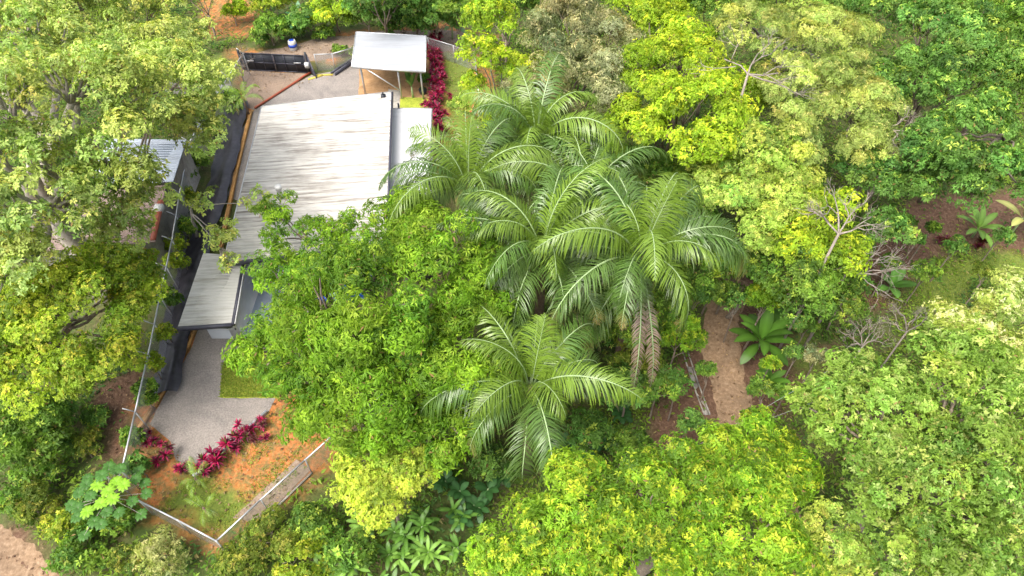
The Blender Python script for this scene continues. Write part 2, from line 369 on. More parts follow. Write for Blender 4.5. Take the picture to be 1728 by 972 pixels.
# ================================================================ SETTING
def gpoly(pts): return np.array([G(*p)[:2] for p in pts])
MASKS = dict(
  orange=[[(225,690),(215,860),(365,930),(560,800),(620,700),(520,640),(300,560)], [(715,50),(840,60),(830,250),(740,260)], [(540,60),(760,36),(800,75),(700,62),(600,66)],
          [(330,-20),(430,-20),(440,40),(420,62),(350,66)], [(385,85),(420,80),(470,100),(560,200),(430,230),(380,150)], [(440,92),(520,72),(600,80),(560,110),(530,100)]],
  dirt=[[(1100,690),(1150,600),(1200,545),(1310,550),(1420,590),(1310,705),(1180,760),(1050,850),(1085,760)], [(1400,470),(1480,360),(1560,330),(1740,320),(1740,440),(1600,420),(1500,520),(1420,540)],
        [(150,650),(235,630),(228,740),(205,800),(165,750)], [(1250,440),(1300,430),(1290,560),(1230,560)], [(160,290),(290,290),(265,430),(90,440)], [(-20,890),(45,900),(110,990),(-20,990)]],
  lawn=[[(1510,505),(1560,470),(1610,445),(1680,425),(1740,435),(1740,460),(1650,480),(1580,525)], [(745,85),(800,90),(800,140),(770,200),(748,170)], [(280,100),(400,100),(400,160),(280,160)], [(1335,560),(1380,560),(1380,620),(1340,640)], [(270,860),(330,790),(440,850),(380,900)]],
)
MASKS = {k: [gpoly(p) for p in v] for k, v in MASKS.items()}
def mask_of(k, x, y, soft=.8):
    m = np.zeros(np.shape(x))
    for p in MASKS[k]: m = np.maximum(m, np.clip(.5-(sdist(x, y, p)+.5*lown(x, y, 1.1, 3))/soft, 0, 1))
    return m
def terrain():
    xs = np.concatenate([np.arange(-150, -50, 5), np.arange(-50, 50, .4), np.arange(50, 151, 5)])
    ys = np.concatenate([np.arange(-20, 4, 4), np.arange(4, 66, .4), np.arange(66, 220, 5)])
    X, Y = np.meshgrid(xs, ys); Z = hgt(X, Y)
    V = np.stack([X, Y, Z], -1).reshape(-1, 3); nx = len(xs)
    i = (np.arange(len(ys)-1)[:, None]*nx+np.arange(nx-1)[None]).ravel()
    F = np.stack([i, i+1, i+nx+1, i+nx], 1)
    x, y = X.ravel(), Y.ravel()
    C = np.stack([mask_of('orange', x, y), mask_of('lawn', x, y), mask_of('dirt', x, y)], 1)
    m, nt, b = new_mat('forest_floor'); co = objco(nt)
    at = nt.nodes.new('ShaderNodeAttribute'); at.attribute_name = 'leaf_color'
    sp = nt.nodes.new('ShaderNodeSeparateColor'); nt.links.new(at.outputs['Color'], sp.inputs[0])
    nf = noise(nt, 6, 8, .75, co); nm = noise(nt, .9, 6, .7, co, .4); nb = noise(nt, 2.3, 8, .7, co)
    litter = ramp(nt, nf.outputs[0], [(.3, (.035,.035,.012)), (.5, (.075,.075,.02)), (.66, (.13,.11,.05))])
    litter = mix(nt, ramp(nt, nm.outputs[0], [(.42, (0,0,0)), (.6, (1,1,1))]), litter, ramp(nt, nf.outputs[0], [(.3, (.03,.06,.01)), (.7, (.09,.13,.02))]))
    dirt = ramp(nt, nf.outputs[0], [(.28, (.05,.024,.013)), (.5, (.115,.06,.035)), (.7, (.22,.145,.095))])
    orng = ramp(nt, nf.outputs[0], [(.28, (.22,.075,.022)), (.5, (.44,.15,.04)), (.7, (.55,.27,.12))])
    orng2 = mix(nt, ramp(nt, nb.outputs[0], [(.42, (0,0,0)), (.58, (.9,.9,.9))]), orng, ramp(nt, nf.outputs[0], [(.3, (.09,.08,.02)), (.7, (.2,.17,.06))]))
    lawn = ramp(nt, nf.outputs[0], [(.3, (.07,.10,.015)), (.55, (.14,.19,.025)), (.75, (.27,.25,.07))])
    c = mix(nt, sp.outputs[2], litter, dirt); c = mix(nt, sp.outputs[0], c, orng2); c = mix(nt, sp.outputs[1], c, lawn)
    nt.links.new(c, b.inputs['Base Color']); b.inputs['Roughness'].default_value = .95; bump(nt, b, nf.outputs[0], .6, .05)
    o = mesh('ground', V, F, m, col=C, smooth=True); tag(o, kind='structure')
terrain()
def sheet(name, px, z, mat):
    P = [W(a, b, z) for a, b in px]; me = bpy.data.meshes.new(name)
    # walk the outline with small irregularities so edges are not ruler-straight
    Q = []
    for i in range(len(P)):
        a, b = P[i], P[(i+1) % len(P)]; n = max(1, int(np.linalg.norm(b-a)/.35))
        nrm = np.array([-(b-a)[1], (b-a)[0], 0])/(np.linalg.norm(b-a)+1e-6)
        for j in range(n):
            q = a+(b-a)*j/n
            if j: q = q+nrm*.05*float(lown(q[0]*5, q[1]*5))
            Q.append(q)
    me.from_pydata([tuple(q) for q in Q], [], [tuple(range(len(Q)))]); me.update()
    if me.polygons[0].normal.z < 0: me.flip_normals()
    me.materials.append(mat); o = bpy.data.objects.new(name, me); link(o); tag(o, kind='structure'); return o
sheet('gravel_yard', [(338,545),(322,590),(286,650),(252,716),(288,745),(296,775),(332,802),(452,698),(470,660),(520,600),(520,520),(420,520)], .014, M['gravel'])
sheet('gravel_driveway', [(400,230),(430,185),(478,153),(527,126),(578,118),(612,100),(665,100),(665,240),(520,400),(385,330)], .014, M['gravel'])
sheet('brown_forecourt', [(408,120),(524,124),(474,153),(428,186),(414,180)], .010, M['drive'])
sheet('carport_floor', [(606,100),(724,100),(724,166),(680,166),(680,220),(600,220),(606,140)], .020, M['tile'])
sheet('lawn_patch', [(377,612),(371,671),(480,672),(520,600),(395,590)], .022, M['lawn'])
sheet('small_lawn', [(676,164),(724,165),(726,215),(672,215)], .026, M['lawn'])
sheet('garden_path', [(655,150),(675,153),(674,215),(655,215)], .030, M['conc'])
def ribbon(name, px, width, mat, up=.05, seg=.5, prof=None, rut=0.0):
    P = np.array([G(*p) for p in px]); n = len(P)
    d = np.concatenate([[0], np.cumsum(np.linalg.norm(np.diff(P[:, :2], axis=0), axis=1))])
    t = np.arange(0, d[-1], seg); X = np.interp(t, d, P[:, 0]); Y = np.interp(t, d, P[:, 1])
    for _ in range(3): X[1:-1] = (X[:-2]+X[1:-1]+X[2:])/3; Y[1:-1] = (Y[:-2]+Y[1:-1]+Y[2:])/3
    tx, ty = np.gradient(X), np.gradient(Y); l = np.hypot(tx, ty); tx /= l; ty /= l
    s = np.linspace(-.5, .5, 13); wv = width*(1+.08*np.sin(t*1.3)+.05*np.sin(t*3.7))
    VX = X[:, None]-ty[:, None]*s*wv[:, None]; VY = Y[:, None]+tx[:, None]*s*wv[:, None]
    VZ = hgt(VX, VY)+up-.09*(np.abs(s)*2)**6
    if rut: VZ = VZ-rut*np.exp(-((np.abs(s)-.27)/.08)**2)
    if prof is not None: VZ = VZ+np.interp(s, *prof)+.035*lown(VX*2.2, VY*1.2, 1.5)
    k = len(s); i = (np.arange(len(t)-1)[:, None]*k+np.arange(k-1)[None]).ravel()
    return mesh(name, np.stack([VX, VY, VZ], -1).reshape(-1, 3), np.stack([i, i+k, i+k+1, i+1], 1), mat, smooth=True)
tag(ribbon('dirt_road', [(1240,470),(1220,520),(1214,575),(1219,610),(1230,650),(1244,700),(1266,760),(1300,850),(1350,960)], 2.4, M['road'], rut=.04), kind='structure')
tag(ribbon('corner_road', [(-110,872),(-30,945),(30,1003),(80,1080)], 3.4, M['road'], rut=.04), kind='structure')
tag(ribbon('outer_road', [(420,112),(470,98),(530,84),(600,74),(690,66),(790,70),(860,90)], 3.6, M['drive'], up=.04), kind='structure')
tag(ribbon('neighbour_path', [(240,145),(300,150),(345,152),(392,150)], 1.6, M['conc'], up=.05), kind='structure')
tarp = ribbon('drain_liner', [(400,178),(392,222),(385,255),(374,300),(361,340),(342,400),(325,450),(309,505),(299,553),(291,600),(283,640),(272,672)], 1.7, M['tarp'], up=.06, seg=.3,
              prof=([-.5,-.35,-.1,.2,.5], [.02,.0,.14,.42,.34]))
tag(tarp, 'long black sheet liner along the swale between fence and house', 'liner')
# concrete side drain of the dirt road
side = MB(); cp = [G(*p) for p in [(1150,590),(1160,620),(1168,645),(1177,670),(1188,700)]]
for a, b in zip(cp[:-1], cp[1:]): side.bar(a+[0,0,.03], b+[0,0,.03], .06, .12); side.bar(a+[.3,0,.03], b+[.3,0,.03], .06, .12); side.bar(a+[.15,0,-.02], b+[.15,0,-.02], .2, .06)
tag(side.build('roadside_drain', M['conc']), 'narrow concrete gutter beside the curving dirt road', 'drain')
def boards(px, label, h=.24):
    mb = MB(); P = [W(*p) for p in px]
    for a, b in zip(P[:-1], P[1:]):
        n = max(1, int(np.linalg.norm(b-a)/2.2))
        for i in range(n):
            q0 = a+(b-a)*(i/n+.004); q1 = a+(b-a)*((i+1)/n-.004)
            mb.bar(q0+[0,0,h/2], q1+[0,0,h/2], .07, h); mb.bar(q0+[-.16,.0,h*.3], q1+[-.16,0,h*.3], .14, h*.55)
    tag(mb.build('edging_board', M['board']), label, 'edging')
boards([(426,190),(414,240),(402,290),(390,350),(376,420)], 'orange timber edging between black liner and big roof')
boards([(332,556),(318,590),(292,640),(262,690),(240,724)], 'orange timber edging along the front gravel yard')
kb = MB(); a, b = W(328,806), W(452,696); kb.bar(a+[0,0,.12], b+[0,0,.12], .1, .24); tag(kb.build('kerb', M['wall']), 'white low kerb edging the point of the gravel yard', 'kerb')
kb = MB(); a, b = W(727.5,78), W(728,180); kb.bar(a+[0,0,.2], b+[0,0,.2], .08, .4); tag(kb.build('kerb', M['wall']), 'thin white kerb between carport floor and magenta hedge', 'kerb')
kb = MB(); a, b = W(566,128), W(606,101); kb.bar(a+[0,0,.15], b+[0,0,.15], .12, .3); kb.bar(a+[-.35,.2,.1], b+[-.35,.2,.1], .1, .2); tag(kb.build('kerb', M['dark']), 'dark double kerb between gate and carport roof', 'kerb')
rp = MB(); rp.tube(curve(W(527,121,.1), W(430,182,.1), 0, 8, .02, np.random.default_rng(2)), .085, 8)
tag(rp.build('edging_pipe', M['red'], smooth=True), 'red pipe laid across the forecourt from gate to roof corner', 'pipe')
sheet('worn_path', [(500,775),(524,793),(438,884),(392,874)], .03, M['drive'])
# ================================================================ BUILDINGS
def corr(mb, c, pitch=.34, amp=.03, th=.05):
    """ribbed sheet; corners TL,TR,BR,BL; ribs run TL->TR"""
    TL, TR, BR, BL = [np.array(v, float) for v in c]
    n = max(2, int(np.linalg.norm(BL-TL)/pitch)); V = []; F = []
    for i in range(n):
        for f, z in ((0,0),(.6,0),(.76,amp),(.86,amp)):
            t = (i+f)/n; V += [TL+(BL-TL)*t+[0,0,z], TR+(BR-TR)*t+[0,0,z]]
    V += [BL, BR]
    for j in range(len(V)//2-1): F.append((2*j, 2*j+2, 2*j+3, 2*j+1))
    mb.add(V, F); d = np.array([0, 0, -.006]); mb.prism([BL+d, BR+d, TR+d, TL+d], th); return mb
def fascia(c, idx, h=.2, w=.1, out=.05):
    mb = MB(); c = [np.array(v, float) for v in c]; cen = sum(c)/4
    for i in idx:
        a, b = c[i], c[(i+1) % 4]; m = (a+b)/2-cen; m[2] = 0; m /= np.linalg.norm(m)
        mb.bar(a+m*out-[0,0,h/2-.03], b+m*out-[0,0,h/2-.03], w, h)
    return mb
def window(parent, c, w, h, axis='y'):
    m = MB(); s = (w, .08, h) if axis == 'y' else (.08, w, h); m.box(c, s); f = m.build('window', M['window'], parent)
    fr = MB()
    for dz in (-h/2, h/2): fr.box((c[0], c[1], c[2]+dz), ((w+.12) if axis == 'y' else .12, .12 if axis == 'y' else w+.12, .07))
    fr.build('frame', M['white'], f)
house = empty('house', (-11.8, 31, 0), 'white house with long ribbed roof beside the dark leafy tree', 'house')
C1 = [(-16.68,38.52,2.9), (-8.03,39.24,3.55), (-6.76,25.24,3.55), (-15.41,24.52,2.9)]
rt = MB(); corr(rt, C1); rt.build('roof', M['roof'], house)
fascia(C1, (1, 2), .26, .12).build('gutter', M['dark'], house); fascia(C1, (0, 3), .12, .05, .03).build('roof_edge', M['galv'], house)
def wallbox(P, z0, z1, name='wall', mat='wall'):
    P = np.array(P, float); c = P.mean(0); V = [(x, y, z0) for x, y in P]+[(x, y, z) for (x, y), z in zip(P, z1)]
    mb = MB(); mb.add(V, [(0,1,2,3),(7,6,5,4)]+[(i, (i+1) % 4, (i+1) % 4+4, i+4) for i in range(4)]); return mb
def inset(c, k, dz=.07):
    c = np.array(c, float); m = c.mean(0); P = m[:2]+(c[:, :2]-m[:2])*k; z = m[2]+(c[:, 2]-m[2])*k-dz; return P[::-1], z[::-1]
P, z = inset(C1, .9); wallbox(P, 0, z).build('wall', M['wall'], house)
C2 = [W(343,427,2.2), W(411,432,2.45), W(391,546,2.45), W(300,552,2.2)]
rt = MB(); corr(rt, C2, .22, .01); rt.build('wing_roof', M['roof2'], house)
fascia(C2, (1, 2), .22, .14).build('wing_gutter', M['dark'], house); mb = fascia(C2, (1,), .06, .05, .17); mb.build('gutter_lip', M['white'], house)
wallbox([(-16.2,25.4),(-16.2,21.6),(-14.4,21.6),(-14.3,25.4)], 0, [2.1,2.1,2.3,2.3]).build('wing_wall', M['wall'], house)
window(house, (-15.3,21.58,1.35), .9, .8)
dr = MB(); dr.box((-14.75,21.57,.95), (.5,.06,1.9)); d_ = dr.build('door', M['galv'], house); hh = MB(); hh.box((-14.6,21.5,1.0), (.05,.05,.12)); hh.build('handle', M['dark'], d_)
C3 = [(-8.35,38.75,2.55), (-5.42,38.62,2.65), (-5.0,29.4,2.65), (-7.35,29.3,2.55)]
rt = MB(); corr(rt, C3, .9, .02); rt.build('annexe_roof', M['roofw'], house); fascia(C3, (0, 1), .16, .08).build('annexe_edge', M['galv'], house)
P, z = inset(C3, .94, .08); wallbox(P, 0, z).build('annexe_wall', M['wall'], house)
vp = MB(); q = W(476,335,3.1); vp.tube([q-[0,0,.3], q+[0,0,.2], q+[0,0,.75], q+[0,0,.76], q+[0,0,.95]], [.13,.13,.13,.2,.2], 12); vp.build('vent_pipe', M['white'], house, smooth=False)
vp = MB(); q = W(647,164,3.5); vp.box(q+[0,0,.1], (.3,.25,.16)); vp.tube([q+[0,0,.15], q+[0,0,.35]], .06, 8); vp.build('roof_vent', M['black'], house)
vp = MB(); q = W(673,182,2.6); vp.tube([q-[0,0,.2], q+[0,0,.35]], .06, 8); vp.build('vent_pipe', M['black'], house)
# tilted skylight flap on the big roof
sk = MB(); sk.prism([W(444,368,3.25), W(474,366,3.3), W(476,346,3.3), W(448,350,3.12)], .08); sk.build('skylight', M['dark'], house)
tr = MB(); tr.prism([W(396,470,.3), W(396,566,.3), W(474,556,.3), W(480,450,.3)][::1], .3); tag(tr.build('terrace', M['bluegrey']), 'smooth blue grey terrace slab beside the low roof wing', 'terrace')
# pool behind the trees
pool = empty('pool', tuple(W(570,486,.0)), 'small bright blue pool glimpsed through the central leafy tree', 'pool')
pw = MB(); c = W(572,484,.0); pw.box(c+[0,0,.28], (3.9,2.0,.06)); pw.build('water', M['blue'], pool)
pe = MB()
for dx, dy, sx, sy in ((0,1.1,4.3,.2),(0,-1.1,4.3,.2),(2.05,0,.2,2.0),(-2.05,0,.2,2.0)): pe.box(c+[dx,dy,.2], (sx,sy,.4))
pe.build('coping', M['bluep'], pool)
# carport
cp_ = empty('carport', (-9, 45.5, 0), 'pale grey flat carport roof on thin steel posts', 'carport')
C4 = [W(601,54,2.8), W(719,61,2.8), W(717,121,2.65), W(594,112,2.65)]
rt = MB(); corr(rt, C4, 1.1, .02); rt.build('roof', M['roofg'], cp_); fascia(C4, (0,1,2,3), .14, .06, .03).build('roof_edge', M['galv'], cp_)
for k, (fx, fy) in enumerate(((.1,.1),(.9,.1),(.1,.9),(.62,.93),(.93,.9))):
    a = np.array(C4[0])*(1-fx)*(1-fy)+np.array(C4[1])*fx*(1-fy)+np.array(C4[2])*fx*fy+np.array(C4[3])*(1-fx)*fy
    m = MB(); m.bar((a[0],a[1],0), (a[0],a[1],2.62), .12, .12); m.build('post', M['galv'], cp_)
m = MB(); a = np.array(C4[3]); b = np.array(C4[2]); m.bar(a*.8+b*.2-[0,0,.15], a*.38+b*.62+[0,0,-1.7], .07, .07); m.build('brace', M['galv'], cp_)
# gate
gt = empty('gate', tuple(W(470,122)), 'closed black sheet metal driveway gate in two leaves', 'gate')
a, b = W(415,119), W(521,124); H = 1.55; mid = (a+b)/2
for p0, p1 in ((a, mid), (mid, b)):
    e = (p1-p0)*.006; m = MB(); m.bar(p0+e+[0,0,H/2+.06], p1-e+[0,0,H/2+.06], .03, H-.08); lf = m.build('gate_leaf', M['black'], gt)
    f = MB()
    for zz in (.1, H/2, H): f.bar(p0+e+[0,-.035,zz], p1-e+[0,-.035,zz], .04, .06)
    for t in (.02, .34, .66, .98): q = p0+(p1-p0)*t; f.bar(q+[0,-.045,.1], q+[0,-.045,H], .04, .05)
    f.build('frame', M['dark'], lf)
for t in (.13, .87): q = a+(b-a)*t; h = MB(); h.box(q+[0,-.12,.95], (.55,.06,.07)); h.build('bolt', M['galv'], gt)
for q, r in ((a-[.12,0,0], .09), (b+[.1,0,0], .09)): m = MB(); m.bar(q, q+[0,0,H+.25], .14, .14); m.build('post', M['black'], gt)
m = MB(); m.add([b+[.16,0,0], b+[.75,-.75,0], b+[.75,-.75,.25], b+[.16,0,H+.1], b+[.2,.05,0], b+[.79,-.7,0], b+[.79,-.7,.25], b+[.2,.05,H+.1]], [(0,1,2,3),(7,6,5,4),(0,4,5,1),(1,5,6,2),(2,6,7,3),(3,7,4,0)])
m.build('wing_panel', M['dark'], gt)
m = MB(); q = b+[.1,-.2,.0]; m.box(q+[0,0,.85], (.34,.2,.42)); m.box(q+[0,-.12,.85], (.26,.04,.3)); tag(m.build('meter_box', M['white']), 'white utility meter box mounted beside the black gate', 'meter box')
m = MB(); m.bar(W(534,127,.05), W(562,126,.05), .12, .1); m.bar(W(520,134,.05), W(545,127,.05), .12, .1); tag(m.build('kerb', M['yellow']), 'yellow painted kerb at the foot of the black gate', 'kerb')
# blue and white drum on the road
q = G(496,84); dr = empty('drum', tuple(q), 'white and blue plastic drum on the road behind the gate', 'drum')
m = MB(); m.tube([q, q+[0,0,.05], q+[0,0,.3], q+[0,0,.6], q+[0,0,.8], q+[0,0,.84]], [.26,.3,.33,.33,.3,.24], 16); m.build('barrel', M['white'], dr, smooth=True)
m = MB(); m.tube([q+[0,0,.32], q+[0,0,.56]], .345, 16); m.tube([q+[0,0,.83], q+[0,0,.88]], [.2,.18], 12); m.build('band', M['bluep'], dr)
# neighbour's house under the big trees
nb = empty('neighbour_house', (-25, 32, -.4), 'neighbouring house with pale blue roof under the big left trees', 'house')
D1 = [W(112,232,3), W(314,236,3), W(292,306,2.7), W(96,320,2.7)]; rt = MB(); corr(rt, D1, .25, .03); rt.build('roof', M['roofb'], nb)
D2 = [W(96,326,2.6), W(280,312,2.6), W(262,408,2.4), W(60,425,2.4)]; rt = MB(); corr(rt, D2, .25, .03); rt.build('lower_roof', M['roofr'], nb)
for D in (D1, D2):
    P, z = inset(D, .97); wallbox(P, -1.2, z).build('wall', M['conc'], nb)
m = MB(); m.prism([W(266,338,2.66), W(277,336,2.66), W(262,403,2.5), W(253,404,2.5)], .1); m.build('red_ridge_sheet', M['red'], nb)
m = MB(); q = W(268,352,2.6); m.box(q, (.45,.5,.3)); m.build('water_tank', M['white'], nb)
# ================================================================ FENCES
def fence(name, label, px, h, step=2.4, arms=False, mesh_on=True, base=None):
    """px: picture points of the top rail, h metres above the ground"""
    P = []
    for a, b in px:
        z = 0.0
        for _ in range(8): p = W(a, b, z+h); z = float(hgt(p[0], p[1]))
        P.append(np.array([p[0], p[1], z]))
    root = empty(name, tuple(P[0]), label, 'fence')
    rail = MB(); pan = [[], [], []]
    n0 = 0; dist = 0; posts = []
    for a, b in zip(P[:-1], P[1:]):
        l = np.linalg.norm(b-a); n = max(1, round(l/step)); rail.bar(a+[0,0,h], b+[0,0,h], .06, .06)
        for i in range(n): posts.append((a+(b-a)*i/n, (b-a)/l))
        V = [a, b, b+[0,0,h], a+[0,0,h]]; pan[0] += V; pan[1].append([n0, n0+1, n0+2, n0+3]); pan[2] += [(dist,0),(dist+l,0),(dist+l,h),(dist,h)]; n0 += 4; dist += l
    posts.append((P[-1], (P[-1]-P[-2])/l))
    rail.build('top_rail', M['galv'], root)
    if mesh_on: mesh('wire_mesh', pan[0], pan[1], M['chain'], root, uv=pan[2])
    for q, d in posts:
        m = MB(); m.tube([q-[0,0,.1], q+[0,0,h*.5], q+[0,0,h+.04]], .035, 8)
        if arms: nrm = np.array([-d[1], d[0], 0]); m.tube([q+[0,0,h], q+nrm*.22+[0,0,h+.25], q+nrm*.4+[0,0,h+.42]], .028, 6)
        m.build('post', M['galv'], root, smooth=True)
    return root
fence('chain_link_fence', 'long chain link fence with outward barbed arms beside the black liner', [(197,812),(205,795),(228,695),(250,598),(270,500),(290,405),(303,325),(320,240),(352,180),(385,130),(410,90)], 1.9, arms=True)
fence('chain_link_fence', 'chain link fence closing the lower yard corner beside the cecropia', [(235,845),(300,878),(365,913)], 1.5)
fence('chain_link_fence', 'chain link fence rising from the lower yard corner to the central tree', [(365,913),(440,843),(515,776),(600,700),(680,640)], 1.4)
fence('chain_link_fence', 'chain link fence running from the black gate to the carport', [(530,92),(560,91),(598,80)], 1.4)
fence('chain_link_fence', 'chain link fence from the carport to the yellow leafy tree', [(722,64),(765,77),(801,91),(808,160),(806,240),(800,330)], 1.5)
# low wall at the foot of the rising fence
m = MB(); a, b = W(436,880,0), W(524,795,0); m.bar(a+[.12,-.12,.06], b+[.12,-.12,.06], .07, .16); tag(m.build('low_wall', M['conc']), 'low concrete footing along the rising lower fence', 'wall')
# overhead cables across the road
for i, (p0, p1, z) in enumerate((((1040,826),(1420,612),4.0), ((1060,790),(1470,640),4.6))):
    m = MB(); m.tube(curve(W(*p0, z), W(*p1, z), -.25, 14), .008, 5)
    tag(m.build('overhead_cable', M['galv'], smooth=True), ('thin grey cable crossing the dirt road nearer its lower bend', 'thin grey cable crossing the dirt road above the other cable')[i], 'cable', 'cables over the dirt road')
# ================================================================ TREES
T = make_tree
T('broadleaf_tree', 'tall pale green tree with thick forked brown trunk over the pale blue roof', 'tree', [(70,190,12.5,165),(70,330,11.5,100),(190,160,12,100),(200,300,10.5,60),(30,60,12,110),(30,450,9.5,65)], 'pale', 11, base=(176,500), bark='pale_bark', trunk_r=.5, keep=.85)
T('broadleaf_tree', 'airy pale green tree hanging its branches over the drain liner', 'tree', [(290,150,9,90),(330,210,8,60),(320,60,8,36),(260,80,9,66),(235,335,8,48),(200,390,7,50),(140,300,9,50),(195,345,8.5,58),(240,310,8.5,40),(120,270,10,50)], 'pale', 12, base=(300,212), keep=.72)
T('broadleaf_tree', 'pale tree with bright crown at the upper left picture corner', 'tree', [(150,40,8,95),(240,30,7,60),(60,20,8,80)], 'pale', 13, keep=.8)
T('sapling', 'thin pale branched sapling leaning over the low roof wing', 'tree', [(368,400,5,30),(388,440,4.8,16),(340,335,5,26),(432,336,5.5,22)], 'pale', 14, base=(330,400), keep=.6, trunk_r=.07, bark='pale_bark')
T('broadleaf_tree', 'dense yellow green tree left of the drain liner', 'tree', [(130,530,6.5,130),(225,530,5.5,55),(60,620,5.5,85),(170,620,5.5,62),(230,470,5,35),(30,520,6,70),(150,455,6,46),(235,440,5,32)], 'yellowfine', 15, base=(110,640))
T('bush', 'rounded mid green bush at the left picture edge below the yellow green tree', 'bush', [(45,735,2.0,60),(20,690,2.2,50),(90,760,1.2,30)], 'green', 16, part='foliage')
# central tree
T('broadleaf_tree', 'huge central mango-like tree with drooping bright green leaves', 'tree', [(610,510,8.5,150),(494,488,6,76),(450,596,5,52),(720,460,8.5,115),(640,640,6.5,120),(765,610,7,95),(545,620,6.5,100),(690,370,7,58),(810,520,7,60),(540,705,4.5,58),(745,720,5.5,66),(525,655,5,52)], 'mango', 21, trunk_r=.4)
T('sapling', 'loose leafy top poking over the long ribbed roof', 'tree', [(468,350,5.5,30),(530,390,5.5,30),(600,385,5.8,34),(470,405,5,26),(560,400,5,26)], 'mango', 22, keep=.55, base=(540,470), trunk_r=.08)
T('broadleaf_tree', 'compact lime yellow tree below the central tree', 'tree', [(618,775,5.2,50),(692,795,5.2,46),(640,830,4.8,54),(606,805,4.8,44)], 'lime', 23, rzk=.6)
# behind the property
T('broadleaf_tree', 'slender tree with yellow green crown beside the back fence', 'tree', [(830,25,8.5,48),(815,85,7.5,34),(800,140,5.5,22),(875,110,6.5,28),(830,190,4,22)], 'yellow', 31, bark='pale_bark')
T('broadleaf_tree', 'grey green dull crowned tree between two yellow green trees', 'tree', [(960,60,8.5,85),(1000,140,7.5,68),(900,160,6.5,55),(940,200,5.5,50),(1030,60,8,50)], 'dull', 32)
T('sapling', 'pale small leaved sapling on the orange soil by the back fence', 'tree', [(790,155,3,24),(775,180,2.4,18),(815,215,2.5,18)], 'light', 33, keep=.6)
T('broadleaf_tree', 'grey leaved small tree wedged between central tree and palms', 'tree', [(850,430,6.5,38),(865,470,5.5,30),(835,390,6,26)], 'dull', 34)
T('broadleaf_tree', 'brightest yellow leaved tree behind the palms', 'tree', [(1140,120,8.5,85),(1180,200,8,100),(1075,215,7,52),(1250,160,7,48),(1120,60,8,60)], 'yellow', 35)
T('broadleaf_tree', 'yellow green tree at the top edge behind the grey green tree', 'tree', [(1085,10,8,55),(1130,20,7,40)], 'yellow', 36)
T('broadleaf_tree', 'mid green tree at the top edge right of the yellow green one', 'tree', [(1195,15,7,45),(1240,-10,7,50)], 'green', 37)
T('feathery_tree', 'feathery olive tree with long bare horizontal branches', 'tree', [(1290,50,9,80),(1400,60,9,80),(1360,150,8.5,85),(1440,160,8,70),(1330,230,7.5,60),(1470,240,7,55)], 'feather', 38, base=(1272,170), bark='dead', trunk_r=.25, rzk=.5)
T('broadleaf_tree', 'light green rounded tree right of the tall palms', 'tree', [(1285,260,7.5,72),(1230,320,6.5,58),(1320,330,6.5,62),(1290,390,5.5,50)], 'light', 39)
T('broadleaf_tree', 'yellow green tree topped by bare pale branches', 'tree', [(1400,370,6.5,66),(1340,400,6,46),(1420,430,5.5,44)], 'yellow', 40)
T('broadleaf_tree', 'rich green low tree hanging over the road bend', 'tree', [(1345,500,4,58),(1405,510,3.5,46),(1305,455,4,44),(1350,440,5,50)], 'green', 41, base=(1350,520))
T('broadleaf_tree', 'dark green tree behind the bare pale branches', 'tree', [(1490,310,6,48),(1500,380,5,36),(1450,280,6,44)], 'deep', 42)
T('broadleaf_tree', 'big dark green tree above the small garden', 'tree', [(1640,240,8.5,95),(1600,310,7,62),(1690,290,8,62),(1560,250,7,50)], 'deep', 43, base=(1640,330))
T('broadleaf_tree', 'dark green tree in the upper right corner', 'tree', [(1590,60,9,80),(1540,140,8,65),(1640,120,9,80)], 'deep', 44)
T('broadleaf_tree', 'brighter green tree at the right edge above the dark tree', 'tree', [(1700,50,9,80),(1720,150,9,70)], 'green', 45)
T('broadleaf_tree', 'shady green tree at the top edge behind the feathery one', 'tree', [(1480,20,6,50),(1440,-20,6,50)], 'deep', 46)
T('broadleaf_tree', 'pale cream green tree below the garden lawn', 'tree', [(1622,560,5.5,58),(1700,515,6,58),(1730,560,6,64)], 'cream', 47)
T('broadleaf_tree', 'very large pale green tree filling the lower right', 'tree', [(1490,700,7.5,120),(1620,660,8.5,115),(1390,690,5.5,62),(1560,820,7.5,120),(1690,800,8.5,115),(1660,930,8,105),(1510,930,6.5,85),(1720,650,8,85)], 'big', 48, trunk_r=.4)
T('broadleaf_tree', 'wide chartreuse tree along the bottom edge', 'tree', [(990,890,6.5,115),(1120,850,6.5,110),(1230,800,5.5,80),(1290,735,4.5,48),(1260,900,6,105),(870,920,5.5,75),(1110,960,6,110),(1330,800,4.5,55)], 'chart', 49, trunk_r=.3)
T('broadleaf_tree', 'small round light green tree between the two lower right trees', 'tree', [(1405,895,4.5,48),(1420,940,4.2,48),(1385,930,4,40)], 'light', 50)
